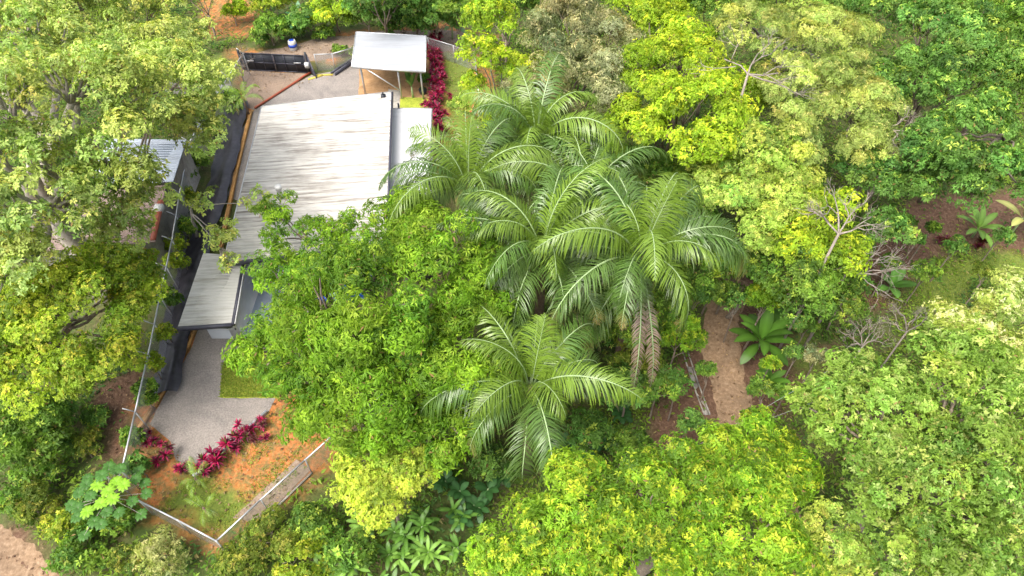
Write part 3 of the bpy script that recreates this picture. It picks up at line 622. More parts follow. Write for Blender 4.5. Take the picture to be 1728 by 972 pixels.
# forest edge along the top
top = [(395,12,1.2,20,'yellow','yellowish bush on the orange bank at the forest edge'), (455,48,1.5,30,'green','green tree at the forest edge behind the black gate'), (492,42,1.2,22,'deep','blue green bush behind the black gate'),
       (560,10,2.5,38,'yellow','yellow green tree at the forest edge behind the gravel track'), (612,14,2.5,34,'green','green tree behind the carport, next to the yellow one'), (545,52,.8,16,'green','low bush on the verge behind the gravel track'),
       (672,30,2.5,30,'deep','dark bush behind the far carport edge'), (735,22,3,38,'deep','dark green tree at the top edge above the carport corner'), (770,10,4,34,'green','green tree beside the tall yellow green crown'), (640,-20,6,60,'deep','dark tall tree beyond the carport'), (520,25,2,32,'deep','blue green small tree at the top edge above the gate'), (700,-10,4,44,'green','green tree at the top edge above the banana plant'),
       (335,-20,4,36,'pale','pale tree left of the orange bank'), (455,-8,2.5,36,'yellowfine','olive tree at the top edge over the orange bank'), (300,95,2,34,'green','low green tree by the neighbour path'), (855,-20,8,55,'green','green tree at the top edge over the yellow crown'),
       (1350,-30,8,70,'light','light tree at the top edge behind the feathery one'), (1640,-20,8,80,'green','green tree cut by the top edge at the right')]
for i, (x, y, z, r, s, l) in enumerate(top): T('bush' if 'bush' in l else 'broadleaf_tree', l, 'bush' if 'bush' in l else 'tree', [(x, y, z, r*.85), (x+r*.6, y+r*.35, z*.7, r*.6), (x-r*.5, y+r*.5, z*.6, r*.55)], s, 60+i)
# understorey bushes
und = [(1135,640,.9,26,'deep','dark bush on the bank left of the concrete gutter'), (1500,440,.6,16,'green','low bush at the foot of the sprawling dead tree'), (1660,455,.7,18,'olive','olive bush at the lower lawn edge'), (1530,370,.5,14,'deep','dark low bush on the brown soil of the garden'), (1325,660,.4,16,'green','green low bush on the soil right of the lower banana'), (1375,595,.7,20,'dull','dull bush between garden slope and dead twiggy bush'),(1065,545,3.4,46,'green','green bush in front of the widest palm trunk'), (955,545,3,34,'dull','greyish bush between the front palm and the middle palm'),(1115,300,3,48,'green','green bush in the gap below the brightest yellow tree'), (1060,270,3.5,36,'deep','dark bush behind the inner palm'), (1170,370,3,50,'green','green bush between wide palm and light green tree'), (1210,270,4,46,'yellow','yellowish bush between yellow tree and light green tree'), (1250,440,2.5,42,'deep','dark bush under the light green tree'), (1180,310,3.5,40,'light','light bush beside the light green tree'), (1350,300,4,44,'green','green bush behind the bare topped yellow tree'), (1440,400,3.5,40,'green','green bush right under the bare pale branches'), (1300,490,2.5,40,'chart','bright bush at the road side of the green low tree'), (1430,470,2,36,'deep','dark bush under the sprawling dead tree'), (1000,480,2.5,50,'green','green bush between the middle and wide palms'), (1110,440,2.5,44,'deep','dark bush directly under the widest palm crown'), (870,560,2,44,'green','green bush between central tree and front palm'), (700,250,1,10,'green','small bush at the annexe edge'),
       (296,410,1.3,18,'yellowfine','bush at the fence between sapling and wing roof'), (312,290,1.0,18,'green','bush at the fence beside the neighbour roof'), (254,610,1.4,20,'yellowfine','yellowish bush between fence and lower liner'), (246,668,1.1,16,'green','green bush below the lower liner bush'), (60,790,1.0,40,'green','green bush on the slope below the rounded bush'), (110,880,.9,36,'yellowfine','yellowish bush above the corner road'), (20,840,.9,32,'green','green bush at the left edge over the corner road'),(1005,555,1.5,48,'deep','dark bush under the lowest fronds of the right palms'), (1070,590,1.5,42,'olive','olive bush between big palm tip and dirt road'), (1110,520,1.8,44,'green','green bush under the drooping right palm fronds'),
       (1150,560,1.6,38,'chart','bright bush hugging the upper dirt road'), (1050,650,1.2,42,'deep','dark bush right of the front palm'), (1110,650,1.0,34,'green','green bush in the gap left of the dirt road'),
       (1000,730,1.0,42,'deep','dark bush under the right fronds of the front palm'), (1060,740,.8,34,'green','green bush left of the bare soil strip'), (1170,712,.6,23,'deep','rounded deep green bush at the road edge'),
       (960,500,2,38,'dull','greyish bush under the middle palm'), (930,560,2,34,'dull','greyish bush just above the front palm'), (790,700,1,42,'deep','dark bush between central tree and front palm'),
       (1180,480,2.2,44,'green','green bush in the shade beside the leaning trunk'), (1220,440,2,36,'chart','bright bush under the light green tree'), (1285,650,.4,20,'green','small bush on the outer road bend'),
       (450,905,.9,50,'olive','olive bush outside the lower fence corner'), (530,880,1,44,'green','green bush outside the rising fence'), (400,950,.8,40,'olive','olive bush at the bottom edge under the fence corner'), (510,950,.8,46,'yellowfine','yellowish bush at the bottom edge'),
       (595,925,.9,40,'green','green bush below the lime yellow tree'), (265,935,1.2,44,'variegated','cream variegated bush at the bottom edge left of the fence corner'), (215,940,1,28,'olive','olive bush beside the cream variegated one'),
       (130,930,.8,44,'green','green bush above the corner road'), (150,850,1.3,36,'deep','dark bush behind the cecropia'), (60,850,.8,40,'olive','olive bush on the dry left slope'), (200,870,1.1,30,'green','leafy bush at the foot of the cecropia'),
       (222,735,1.1,18,'green','fence bush beside the first magenta plant'), (228,780,1.1,20,'deep','dark fence bush above the cecropia'), (246,650,1.2,18,'green','fence bush at the lower end of the liner'), (140,745,.8,30,'olive','olive bush on the brown left slope'),
       (160,700,.6,22,'deep','dark low bush on the brown left slope'), (90,690,1.6,36,'deep','dark bush shaded by the yellow green tree'),
       (272,560,1.3,20,'yellowfine','yellowish bush hugging the liner below the fence tree'), (283,500,1.3,20,'green','green bush hugging the liner beside the low wing'), (296,440,1.3,20,'yellowfine','yellowish bush by the liner opposite the wing roof corner'),
       (316,380,1.3,20,'green','green bush by the liner under the sapling'), (316,328,1.0,18,'yellowfine','yellowish bush by the fence above the sapling'), (332,268,1.0,18,'green','green bush by the fence opposite the big roof'), (352,212,1.0,18,'deep','dark bush by the fence at the upper liner'),
       (385,165,1.2,19,'green','green bush at the upper end of the liner'), (600,85,.6,10,'green','small climbing bush on the fence left of the carport'), (574,82,.6,12,'green','small bush on the fence by the gravel track'),
       (1560,455,.9,24,'green','round green bush on the garden lawn'), (1612,412,.9,18,'deep','dark bluish bush in the garden row'), (1545,400,.5,14,'deep','small dark bush left in the garden row'), (1690,395,.6,18,'deep','dark bush beside the yellow banana plant'),
       (1575,382,.4,10,'green','tiny bush behind the garden row'), (1340,590,.6,14,'deep','narrow dark bush between road and garden slope'), (1360,545,.8,20,'green','green bush under the dead twiggy bush'), (1300,610,.4,14,'chart','bright low bush beside the banana clump'),
       (716,130,.9,9,'deep','dark dwarf bush under the near carport corner'), (740,745,1.4,36,'green','green bush at the lower edge of the central tree'), (830,780,1,36,'deep','dark bush left of the front palm trunk'), (1000,790,1,30,'chart','bright bush at the foot of the front palm'),
       (775,250,1.4,16,'light','pale bush on orange soil near the left palm'), (820,250,1.6,20,'green','green bush between fence and left palm'), (1190,620,.5,14,'green','small bush by the concrete gutter'), (1240,500,1.6,26,'deep','dark bush over the upper road end')]
for i, (x, y, z, r, s, l) in enumerate(und):
    T('bush', l, 'bush', [(x, y, z, r*.8), (x+r*.55, y+r*.25, z*.7, r*.55), (x-r*.5, y+r*.3, z*.75, r*.5)], s, 120+i, part='foliage', lai=SPEC[s]['lai']*.9, twigs=.5)
# ================================================================ DEAD BRANCHES
def dead_tree(name, label, cat, base, up, dirs, seed, mat='dead', depth_n=4, r0=.07, l0=1.6):
    rng = np.random.default_rng(seed); b = np.array(base, float); mb = MB()
    def grow(p, d, l, r, n):
        q = p+d*l; mid = (p+q)/2+rng.normal(0, .07*l, 3); mb.tube([p, mid, q], [r, r*.8, r*.6], 5)
        if n == 0: return
        for k in range(rng.integers(2, 4)):
            nd = unit(d+rng.normal(0, .5, 3)+np.array([0, 0, .12])); grow(p+(q-p)*rng.uniform(.5, 1), nd, l*rng.uniform(.55, .8), r*.58, n-1)
    for d in dirs: grow(b+[0, 0, up], unit(np.array(d, float)), l0, r0, depth_n)
    g = float(hgt(b[0], b[1])); root = empty(name, (b[0], b[1], g), label, cat)
    mb.build('branch', M[mat], root); t = MB(); t.tube([(b[0], b[1], g-.2), (b[0]+.05, b[1], (g+b[2]+up)/2), (b[0], b[1], b[2]+up+.05)], [r0*1.7, r0*1.4, r0*1.2], 8); t.build('trunk', M[mat], root)
    return root
dead_tree('dead_tree', 'bare pale tree reaching above the yellow green crown', 'tree', W(1415,395,7.6), 0, [(.6,.8,.3),(1,.3,.2),(.1,1,.5),(-.5,.7,.3)], 5, r0=.05, l0=1.2)
dead_tree('dead_tree', 'bare pale tree sprawling towards the garden from the road trees', 'tree', W(1425,465,4.6), 0, [(1,.15,.12),(.9,.75,.35),(1,-.1,.15)], 6, r0=.06, l0=1.5)
dead_tree('dead_bush', 'pinkish dry leafless bush above the large pale tree', 'bush', W(1455,585,2.6), 0, [(-.8,.4,.5),(-.2,.7,.7),(.5,.6,.5),(.9,.3,.5),(-1,-.1,.4)], 7, depth_n=5, r0=.035, l0=.75)
dead_tree('dead_bush', 'dry leafless bush beside the cream green tree', 'bush', W(1530,560,2.6), 0, [(-.8,.4,.5),(-.2,.7,.7),(.5,.6,.5),(.9,.3,.5)], 8, depth_n=5, r0=.035, l0=.8)
dead_tree('dead_tree', 'bare pale forked branches amid the feathery tree', 'tree', W(1262,125,10.2), 0, [(.5,.9,.3),(.9,-.1,.1),(-.5,.5,.1),(1,-.5,-.1)], 9, r0=.05, l0=1.5)
dead_tree('dead_tree', 'bare twigs tangled in front of the dark green tree', 'tree', W(1500,215,7.8), 0, [(.4,-.5,.2),(.7,.3,.2),(.1,-.9,.2)], 10, r0=.035, l0=.9)
dead_tree('dead_bush', 'grey dry bush at the upper end of the fence beside the gate', 'bush', W(402,112,1.4), 0, [(.9,-.1,.3),(-.6,-.4,.4),(.3,.5,.6),(.6,-.7,.3)], 17, depth_n=4, r0=.035, l0=.8)
lt = MB(); p = G(1225,535); lt.tube(curve(p-[0,0,.2], W(1345,400,5), -.3, 8, .06, np.random.default_rng(4)), np.linspace(.14,.07,8), 8)
o = lt.build('leaning_trunk', M['pale_bark'], smooth=True); tag(o, 'pale bare trunk leaning up from the road into the yellow green tree', 'tree trunk')
# ================================================================ PALMS
def frond(rng, P0, az, e0, L, bend, col, ripe=0.0, npin=86, wp=.056, roll=0.0, lp=1.0):
    """returns rachis (V,F) and blade (V,F,C)"""
    n = 16; s = np.linspace(0, 1, n); el = e0-bend*s**1.5; az_ = az+.25*roll*s**2
    ds = L/(n-1); dv = np.stack([np.cos(el)*np.sin(az_), np.cos(el)*np.cos(az_), np.sin(el)], 1)
    P = P0+np.vstack([[0,0,0], np.cumsum(dv[:-1]*ds, 0)])
    wp = wp*L/5.4*(1 if L > 3 else 1.5); npin = npin if L > 3 else 34
    rv, rf = tube(P, np.linspace(.042, .008, n)*(L/5.0), 5)
    q = np.repeat(np.linspace(.13, .995, npin), 2); sd = np.tile([-1., 1.], npin); m = len(q)
    q = np.clip(q+rng.normal(0, .005, m), 0, 1)
    B = np.stack([np.interp(q, s, P[:, k]) for k in range(3)], 1)
    Tn = unit(np.stack([np.interp(q, s, dv[:, k]) for k in range(3)], 1))
    side = unit(np.cross(Tn, np.array([0, 0, 1.])+1e-3)); upv = np.cross(side, Tn)
    rl = roll*q*1.1; side, upv = side*np.cos(rl)[:, None]+upv*np.sin(rl)[:, None], upv*np.cos(rl)[:, None]-side*np.sin(rl)[:, None]
    l = lp*(.35+.95*np.sin(np.clip(q*1.05, 0, 1)*math.pi)**.65)*np.where(q > .9, 1-(q-.9)*5, 1)
    D = unit(side*sd[:, None]+Tn*(.35+.75*q)[:, None]+upv*(.22-.35*q)[:, None]+rng.normal(0, .10, (m, 3)))
    l = l*rng.uniform(.7, 1.15, m)*(1-.3*(lown(q*9, q*4, 1, rng.uniform(0, 9)) > .75))
    p1 = B+D*(l*.42)[:, None]; D2 = D.copy(); D2[:, 2] -= .55+.4*rng.random(m); D2 = unit(D2); p2 = p1+D2*(l*.38)[:, None]
    D3 = D2.copy(); D3[:, 2] -= .9; D3 = unit(D3); p3 = p2+D3*(l*.26)[:, None]
    wv = Tn*wp*.5
    V = np.stack([B-wv*.6, B+wv*.6, p1+wv, p1-wv, p2+wv*.7, p2-wv*.7, p3+wv*.08, p3-wv*.08], 1).reshape(-1, 3)
    i = np.arange(m)[:, None]*8; F = np.concatenate([i+np.array([[0,1,2,3]]), i+np.array([[3,2,4,5]]), i+np.array([[5,4,6,7]])], 1).reshape(-1, 4)
    C = np.array(col)*rng.uniform(.8, 1.2, (m, 1)); tipc = np.array([.33,.27,.10]); dry = np.array([.30,.22,.17])
    f = np.clip((q-(1-ripe*.8))/.15, 0, 1)[:, None]*(rng.random((m, 1)) < .9)
    C = C*(1-f)+(dry if ripe > .75 else tipc)*f*rng.uniform(.8, 1.2, (m, 1))
    C8 = np.repeat(C, 8, 0).reshape(m, 8, 3); tt = (ripe*.7+.12); C8[:, 6:] = C8[:, 6:]*(1-tt)+tipc*tt
    return rv, rf, V, F, C8.reshape(-1, 3)
M['palm_leaf'] = m_leaf('palm_leaf_tissue', .3, .28, .6)
M['rachis'] = m_plain('palm_rachis', (.27,.37,.17), .4)
M['fibre'] = m_speckle('palm_fibre', (.07,.045,.03), (.16,.11,.08), (.26,.19,.14), 14, 2)
def palm(label, px, py, z, nf, L, seed, az0=0, open_=1.0, dead=2, tone=1.0, young=.26):
    rng = np.random.default_rng(seed); c = W(px, py, z); g = float(hgt(c[0], c[1])); root = empty('palm_tree', (c[0], c[1], g), label, 'palm tree')
    t = MB(); h = c[2]-g; t.tube([(c[0],c[1],g-.2),(c[0],c[1],g+h*.5),(c[0],c[1],c[2]-.6),(c[0],c[1],c[2]+.1)], np.array([.3,.24,.28,.16])*(1 if L > 3 else .3), 12); t.build('trunk', M['fibre'], root, smooth=True)
    for k in range(nf):
        f = k/(nf-1); az = az0+k*2.39996+rng.normal(0, .25); e0 = R(86)-R(72)*f**.9*open_+rng.normal(0, .13)
        old = k >= nf-dead
        if old: e0 = R(-25)+rng.normal(0, .15)
        bend = R(rng.uniform(85,150))+R(35)*(1-abs(f-.45))+rng.normal(0, .12)
        if old: bend = R(60); az = rng.uniform(0, 6.28)
        if k < 1: bend = R(25)
        base = np.array([.095,.195,.025])*(1-f)+np.array([.105,.165,.05])*f
        if f < young: base = np.array([.17,.27,.032])
        base = base*tone*rng.uniform(.85, 1.15)
        ripe = 0 if f < .25 else (f-.2)*.85*rng.uniform(.3, 1.2)
        if old: ripe = .95 if rng.random() < .5 else .5
        rv, rf, V, F, C = frond(rng, c+np.array([math.sin(az), math.cos(az), 0])*.12, az, e0, L*(rng.uniform(.72, 1.15) if k else .7)*(1-.15*(f < .15)), bend, base, ripe, roll=rng.choice([-1, 1])*rng.uniform(.3, 1.0), lp=(.84 if not (old and ripe > .9) else .38)*L/5.4)
        o = mesh('frond', V, F, M['palm_leaf'], root, col=C); m_ = mesh('rachis', rv, rf, M['rachis'], o, smooth=True)
        if old and ripe > .9: tag(o, 'dry brown hanging frond')
    return root, c
palm('front palm standing alone with dry seed pod below its crown', 895, 655, 6.3, 26, 5.6, 301, .3, 1.1, 4)
palm('palm with the widest crown, drooping over the dirt road', 1080, 435, 8.0, 27, 6.6, 302, 1.0, 1.05, 5)
palm('middle palm directly above the front palm', 915, 420, 7.5, 22, 6.2, 303, 2.0, 1.0, 2)
palm('palm whose fronds touch the white annexe roof', 790, 315, 7.0, 22, 6.1, 304, .5, .95, 1)
palm('farthest palm below the grey green tree', 905, 235, 7.0, 22, 6.1, 305, 2.6, .95, 0)
palm('inner palm hemmed in by four other palms', 985, 330, 6.6, 18, 5.6, 306, 1.4, .95, 1)
palm('small young palm at the orange soil beside the magenta hedge', 778, 235, 3.0, 9, 2.6, 307, .2, .8, 0)
pd = MB(); q = W(917,700,5.4); pd.tube([q+[0,-.15,.2], q+[0,-.3,-.1], q+[.02,-.36,-.6], q+[.05,-.36,-1.1], q+[.05,-.36,-1.5]], [.04,.17,.24,.19,.03], 12)
tag(pd.build('seed_pod', M['fibre'], smooth=True), 'brown hanging woody spathe under the front palm crown', 'seed pod')
# small ornamental palms
palm('yellowing dwarf palm at the forecourt corner beside the red pipe', 410, 165, 1.5, 12, 1.7, 320, 0, 1.0, 0, 1.6, 1.0)
palm('tiny palm in the orange lower yard near the fence corner', 344, 858, .5, 7, 1.1, 321, 0, 1.0, 0, 1.5, 1.0)
palm('little palm beside the point of the gravel yard', 330, 808, .7, 8, 1.3, 322, 1, 1.0, 0, 1.7, 1.0)
# ================================================================ BANANA-LIKE PLANTS
def big_leaf(P0, az, e0, L, Wd, bend, col, rng, n=9):
    s = np.linspace(0, 1, n); el = e0-bend*s**1.3
    dv = np.stack([np.cos(el)*np.sin(az), np.cos(el)*np.cos(az), np.sin(el)], 1); P = P0+np.vstack([[0,0,0], np.cumsum(dv[:-1]*L/(n-1), 0)])
    side = np.array([math.cos(az), -math.sin(az), 0]); w = Wd*np.sin(np.clip((s-.12)/.88, 0, 1)*math.pi)**.6*.5+.012
    up = np.cross(side, dv); fold = .22*w
    V = []
    for i in range(n): V += [P[i]-side*w[i]+up[i]*fold[i]-[0,0,w[i]*.25], P[i]+up[i]*-.0, P[i]+side*w[i]+up[i]*fold[i]-[0,0,w[i]*.25]]
    F = []
    for i in range(n-1): a = 3*i; F += [(a, a+3, a+4, a+1), (a+1, a+4, a+5, a+2)]
    C = np.repeat(np.array(col)[None]*rng.uniform(.85, 1.15), 3*n, 0); C[1::3] *= 1.5
    return np.array(V), np.array(F), np.clip(C, 0, 1)
def leafy(name, label, cat, px, py, n, L, Wd, seed, col=(.07,.16,.02), stem=.7, up=0.0, e=(80, 25), bend=70, stems=1, group=None):
    rng = np.random.default_rng(seed); b = G(px, py, up); root = empty(name, tuple(b), label, cat, group); st = MB()
    for q in range(stems):
        o = np.array([rng.normal(0, .45), rng.normal(0, .45), 0]) if stems > 1 else np.zeros(3)
        h = stem*rng.uniform(.8, 1.2); st.tube([b+o-[0,0,.1], b+o+[0,0,h*.5], b+o+[0,0,h]], [.09,.075,.05], 8)
        for k in range(n):
            f = k/max(1, n-1); e0 = R(e[0]+(e[1]-e[0])*f)+rng.normal(0, .1)
            V, F, C = big_leaf(b+o+np.array([0, 0, h*.95]), k*2.4+rng.normal(0, .2)+q, e0, L*rng.uniform(.8, 1.1), Wd*rng.uniform(.85, 1.1), R(bend)*rng.uniform(.7, 1.2), np.array(col)*rng.uniform(.8, 1.25), rng)
            mesh('leaf', V, F, M['gloss_leaf'], root, col=C, smooth=True)
    st.build('stem', M['rachis'], root, smooth=True); return root
B_ = leafy
B_('banana_plant', 'big banana plant on the outer side of the dirt road bend', 'banana plant', 1272, 600, 14, 2.5, .62, 401, stem=1.3)
B_('banana_plant', 'lower banana plant just below the big one at the road', 'banana plant', 1290, 655, 9, 1.5, .42, 402, stem=.6)
B_('banana_plant', 'banana plant between dead branches and the garden lawn', 'banana plant', 1495, 495, 9, 1.5, .5, 403, (.10,.22,.04), stem=.7)
B_('banana_plant', 'green banana plant in the garden next to the dark tree', 'banana plant', 1640, 400, 10, 1.9, .4, 404, (.13,.24,.04), stem=.8)
B_('banana_plant', 'yellowing banana plant at the right picture edge', 'banana plant', 1705, 395, 10, 2.2, .55, 405, (.30,.31,.10), stem=1.3)
B_('banana_plant', 'dark banana plant at the top edge above the carport', 'banana plant', 672, 50, 9, 2.5, .7, 406, (.05,.13,.06), stem=2.2)
B_('banana_plant', 'pale banana plant on the orange soil behind the carport corner', 'banana plant', 764, 66, 7, 1.7, .5, 407, (.16,.28,.12), stem=1.2)
B_('banana_plant', 'upright banana plant on the carport floor edge', 'banana plant', 697, 165, 6, 1.5, .42, 408, (.09,.19,.05), stem=.9, e=(88, 70), bend=30)
B_('banana_plant', 'blue green banana plant behind the black gate', 'banana plant', 512, 62, 8, 1.8, .5, 409, (.06,.17,.07), stem=1.2)
hel = [(595,950),(640,965),(690,950),(700,905),(740,935),(655,915),(610,900),(770,890),(560,945)]
hl = ['at the bottom edge below the lime yellow tree', 'at the bottom edge right of the first heliconia', 'at the bottom edge under the dark gap', 'just below the right side of the lime yellow tree', 'left of the chartreuse tree edge', 'directly below the lime yellow tree', 'below the left side of the lime yellow tree', 'in the dark gap above the chartreuse tree', 'nearest the rising fence']
for i, ((x, y), l) in enumerate(zip(hel, hl)): B_('heliconia', 'clump of upright heliconia leaves '+l, 'heliconia', x, y, 8, .85, .17, 420+i, (.09,.19,.03) if i % 2 else (.16,.29,.05), stem=.7, stems=3, group='heliconia clumps below the lime yellow tree', e=(75, 15))
dk = [(775,780),(800,745),(760,820),(815,810),(790,850),(1010,760),(960,770),(1045,700)]
dl = ['beside the lime yellow tree', 'under the central tree edge', 'right of the lime yellow tree', 'left of the front palm tips', 'above the chartreuse tree', 'below the right fronds of the front palm', 'near the foot of the front palm', 'right of the front palm crown']
for i, ((x, y), l) in enumerate(zip(dk, dl)): B_('calathea', 'dark broad leaved calathea clump '+l, 'broadleaf plant', x, y, 8, .7, .3, 440+i, (.04,.11,.03), stem=.6, stems=3, group='dark broad leaved clumps around the front palm', e=(60, 5), bend=50)
# cecropia: umbrella leaves on a pale stem
rng = np.random.default_rng(9); b = G(205,890); root = empty('cecropia', tuple(b), 'cecropia with round lobed umbrella leaves at the lower left', 'tree')
st = MB(); top_ = W(180,835,2.9); st.tube(curve(b-[0,0,.2], top_, .1, 6), np.linspace(.09,.04,6), 8); ends = []
for k in range(30):
    a = k*2.4; r = .25*math.sqrt(k+.5)*rng.uniform(.9,1.15); q = top_+np.array([math.cos(a)*r*1.15, math.sin(a)*r*1.1,   .35-.35*(r**2)+rng.normal(0,.12)]); st.tube(curve(top_-[0,0,.35], q, .1, 4), .013, 4); ends.append(q)
st.build('trunk', M['pale_bark'], root, smooth=True)
for k, q in enumerate(ends):
    VV = []; FF = []; CC_ = []; n0 = 0; col = (.20,.38,.03) if k in (0,1,2,3,5,7,8) else (.06,.15,.03)
    for j in range(10):
        V, F, C = big_leaf(q, j*.628+k, R(22), (.33 if k < 9 else .3)*rng.uniform(.8,1.1), .12, R(70), np.array(col), rng, 5); VV.append(V); FF.append(F+n0); CC_.append(C); n0 += len(V)
    mesh('leaf', np.vstack(VV), np.vstack(FF), M['leaf'], root, col=np.vstack(CC_))
# cordylines (magenta ti plants)
def cordyline(label, px, py, s, seed, group=None, col=(.50,.025,.12), up=0.0):
    rng = np.random.default_rng(seed); b = G(px, py, up); root = empty('cordyline', tuple(b), label, 'cordyline', group); st = MB(); arr = []
    for q in range(int(3+3*s)):
        o = np.array([rng.normal(0, .22*s), rng.normal(0, .22*s), 0]); h = rng.uniform(.35, .8)*s; st.tube([b+o*.5-[0,0,.05], b+o+[0,0,h]], .018, 5)
        n = 34; f = rng.random(n); az = rng.uniform(0, 6.28, n); el = R(80)-R(95)*f
        D = np.stack([np.cos(el)*np.cos(az), np.cos(el)*np.sin(az), np.sin(el)], 1); D[:, 2] -= .15
        hue = rng.uniform(0, 1); col_ = np.array(col)*(.6+.6*hue) if rng.random() < .85 else np.array([.16,.05,.05])
        C = np.where(rng.random((n, 1)) < .2+.3*rng.random(), np.array([[.14,.015,.05]]), col_[None])*rng.uniform(.5, 1.4, (n, 1)); C[rng.random(n) < .08] = (.12,.14,.03)
        arr.append((np.repeat((b+o+[0,0,h])[None], n, 0), D, np.cross(D, np.cross([0,0,1.], D))+rng.normal(0, .1, (n, 3)), np.full(n, .42*s)*rng.uniform(.7, 1.15, n), np.full(n, .085*s), C))
    V, F, C = leaf_mesh(*[np.concatenate([a[i] for a in arr]) for i in range(6)]); mesh('foliage', V, F, M['gloss_leaf'], root, col=C); st.build('stem', M['bark'], root); return root
ordn = ['first', 'second', 'third', 'fourth', 'fifth', 'sixth', 'seventh', 'eighth', 'ninth', 'tenth', 'eleventh', 'twelfth', 'thirteenth', 'fourteenth', 'fifteenth', 'sixteenth', 'seventeenth', 'eighteenth']
A0, A1 = G(731,76), G(739,232)
for i in range(18):
    t = i/17; p = A0+(A1-A0)*t; d_ = depth(731+8*t, 0, 0)
    # px,py of evenly spaced plants along the kerb
    py = 76+156*(t*1.22-.22*t*t) if False else None
    rngp = np.random.default_rng(700+i); q = p+np.array([rngp.normal(.1, .16), 0, 0])
    xx = q[0]; yy = q[1]; v = (yy*SP-(CAMH)*CP)/(yy*CP+CAMH*SP); pxx = 864+FPX*xx/(yy*CP+CAMH*SP); pyy = 486-FPX*v
    cordyline(f'{ordn[i]} magenta cordyline of the patio hedge, counted from the carport end', pxx, pyy, 1.1, 500+i, 'magenta cordyline hedge beside the patio')
fr = [(246,741,.75,'smallest magenta cordyline at the fence end of the yard row'), (266,752,.85,'magenta cordyline second from the fence in the yard row'), (289,774,.95,'magenta cordyline at the middle of the short yard row'),
      (310,795,.8,'magenta cordyline beside the little palm at the gravel point'), (352,797,1.0,'lower magenta cordyline of the biggest clump at the kerb'), (368,780,1.25,'biggest magenta cordyline on the kerb of the gravel yard'),
      (393,757,.9,'magenta cordyline just above the biggest one'), (408,742,1.0,'magenta cordyline in the middle of the kerb row'), (424,738,.9,'magenta cordyline near the upper kerb row end'), (442,718,.75,'slender magenta cordyline at the upper end of the kerb row'),
      (448,745,.55,'small dark cordyline on the soil below the kerb row'), (760,168,.6,'small red cordyline among grass beside the hedge'), (474,68,.7,'crimson cordyline on the verge behind the black gate'), (1588,410,1.0,'dark red cordyline in the middle of the garden row'), (1650,418,1.0,'bronze cordyline at the foot of the green banana plant')]
for i, (x, y, s, l) in enumerate(fr): cordyline(l, x, y, s*.88, 540+i, col=(.50,.025,.12) if i < 13 else (.13,.03,.02))
# potted plant
q = W(714,158); pt = empty('potted_plant', tuple(q), 'black round pot with a small plant on the carport floor', 'potted plant')
m = MB(); m.tube([q, q+[0,0,.04], q+[0,0,.3], q+[0,0,.4], q+[0,0,.36]], [.2,.25,.32,.3,.2], 14); m.build('pot', M['black'], pt, smooth=True)
rng = np.random.default_rng(3); n = 60; D = unit(rng.normal(0, 1, (n, 3))+[0,0,1.2]); V, F, C = leaf_mesh(np.repeat((q+[0,0,.36])[None], n, 0), D, np.repeat([[0,0,1.]], n, 0)+rng.normal(0,.2,(n,3)), np.full(n,.3), np.full(n,.08), np.repeat([[.07,.12,.03]], n, 0)); mesh('foliage', V, F, M['leaf'], pt, col=C)
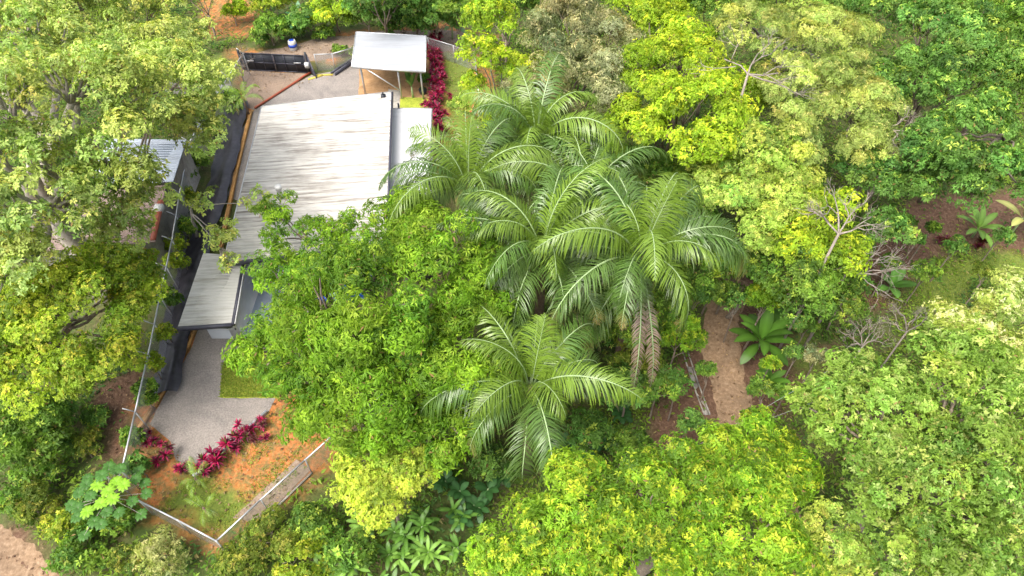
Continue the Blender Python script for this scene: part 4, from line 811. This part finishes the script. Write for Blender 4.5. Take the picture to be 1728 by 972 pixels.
# ================================================================ GROUND COVER (countless)
def cover():
    rng = np.random.default_rng(77); N = 520000
    x = rng.uniform(-46, 48, N); y = 8+56*rng.random(N)
    dP = sdist(x, y, PROP); keep = dP > .3
    soil = np.maximum(mask_of('dirt', x, y), mask_of('orange', x, y)); lawn = mask_of('lawn', x, y)
    rd = np.zeros(N)
    for nm, pts, w in (('r', [(1240,470),(1220,520),(1214,575),(1219,610),(1230,650),(1244,700),(1266,760),(1300,850)], 1.5), ('c', [(-110,872),(-30,945),(30,1003),(80,1080)], 1.9), ('o', [(420,112),(470,98),(530,84),(600,74),(690,66),(790,70)], 1.9)):
        P = gpoly(pts)
        for a, b in zip(P[:-1], P[1:]):
            e = b-a; t = np.clip(((x-a[0])*e[0]+(y-a[1])*e[1])/(e@e), 0, 1); rd = np.maximum(rd, np.hypot(x-a[0]-t*e[0], y-a[1]-t*e[1]) < w)
    tp = gpoly([(398,178),(392,222),(385,255),(374,300),(361,340),(342,400),(325,450),(309,505),(299,553),(291,600),(283,640),(272,672)])
    for a, b in zip(tp[:-1], tp[1:]):
        e = b-a; t = np.clip(((x-a[0])*e[0]+(y-a[1])*e[1])/(e@e), 0, 1); rd = np.maximum(rd, np.hypot(x-a[0]-t*e[0], y-a[1]-t*e[1]) < 1.0)
    rd = np.maximum(rd, (x > -31) & (x < -20.5) & (y > 22) & (y < 37))
    dens = np.clip(.55+.6*lown(x, y, .7, 5), .12, 1)*(1-.88*soil)*(1-.8*lawn)*(1-rd)
    keep &= rng.random(N) < dens; x, y = x[keep], y[keep]; n = len(x)
    hgtc = np.clip(.45+.6*lown(x, y, 1.3, 9), .03, 1.1)*rng.random(n)
    P = np.stack([x, y, hgt(x, y)+hgtc], 1)
    a = rng.uniform(0, 6.28, n); D = np.stack([np.cos(a), np.sin(a), rng.uniform(-.4, .5, n)], 1)
    Nn = np.array([0, 0, 1.])+rng.normal(0, .35, (n, 3)); L = rng.uniform(.12, .36, n)
    g = lown(x, y, .45, 2)[:, None]; pal = np.where(g > .15, np.array([[.19,.30,.03]]), np.where(g > -.35, np.array([[.11,.21,.025]]), np.array([[.07,.15,.03]])))
    r = rng.random((n, 1)); pal = np.where(r < .06, np.array([[.28,.24,.09]]), np.where(r < .16, np.array([[.19,.27,.03]]), pal))*rng.uniform(.7, 1.3, (n, 1))
    V, F, C = leaf_mesh(P, D, Nn, L, L*rng.uniform(.3, .5, n), pal)
    o = mesh('ground_cover', V, F, M['leaf'], col=C); tag(o, 'low mixed green undergrowth covering the forest floor', 'ground cover', kind='stuff')
    # weeds and fallen leaves on the open soil and gravel edges
    N = 30000; q = [gpoly([(235,700),(228,850),(365,918),(520,790),(560,720),(460,690),(340,800)]), gpoly([(742,75),(840,80),(830,250),(745,250)]), gpoly([(375,612),(371,671),(480,672),(500,600)]), gpoly([(1430,510),(1500,465),(1600,430),(1660,405),(1740,430),(1740,500),(1560,530)])]
    xs, ys = [], []
    for p, num, cut in zip(q, (9000, 5000, 5000, 9000), (.1, .1, -9, -.3)):
        lo, hi = p.min(0), p.max(0); x = rng.uniform(lo[0], hi[0], num*2); y = rng.uniform(lo[1], hi[1], num*2); k = (sdist(x, y, p) < 0) & (lown(x, y, 1.4, 4)+rng.normal(0, .25, len(x)) > cut); xs.append(x[k]); ys.append(y[k])
    x = np.concatenate(xs); y = np.concatenate(ys); n = len(x); P = np.stack([x, y, hgt(x, y)+.025], 1)
    a = rng.uniform(0, 6.28, n); D = np.stack([np.cos(a), np.sin(a), rng.uniform(.2, 1.2, n)], 1); L = rng.uniform(.05, .14, n)
    C = np.where(rng.random((n, 1)) < .3, np.array([[.36,.37,.07]]), np.array([[.20,.29,.03]]))*rng.uniform(.7, 1.3, (n, 1))
    V, F, C = leaf_mesh(P, D, np.array([0,0,1.])+rng.normal(0,.4,(n,3)), L, L*.3, C); o = mesh('weeds', V, F, M['leaf'], col=C); tag(o, 'short weeds and grass tufts on the open soil and lawns', 'weeds', kind='stuff')
    # fallen dry leaves and pebbles on soil, road and slope
    n = 26000; x = rng.uniform(-30, 30, n); y = rng.uniform(9, 60, n); k = (np.maximum(mask_of('dirt', x, y), mask_of('orange', x, y)) > .4) | (rng.random(n) < .15); k &= ~((sdist(x, y, gpoly([(360,160),(720,150),(760,400),(620,560),(300,560)])) < 0)) & ~(sdist(x, y, gpoly([(338,545),(252,716),(332,802),(452,698),(520,600),(520,520)])) < 0); x, y = x[k], y[k]; n = len(x)
    P = np.stack([x, y, hgt(x, y)+.07], 1); a = rng.uniform(0, 6.28, n); D = np.stack([np.cos(a), np.sin(a), rng.uniform(-.1, .3, n)], 1); L = rng.uniform(.06, .2, n)
    C = np.where(rng.random((n, 1)) < .5, np.array([[.30,.20,.12]]), np.array([[.14,.08,.05]]))*rng.uniform(.6, 1.5, (n, 1))
    V, F, C = leaf_mesh(P, D, np.array([0,0,1.])+rng.normal(0,.3,(n,3)), L, L*.5, C); o = mesh('leaf_litter', V, F, M['leaf'], col=C); tag(o, 'dry brown fallen leaves scattered over bare soil', 'leaf litter', kind='stuff')
cover()
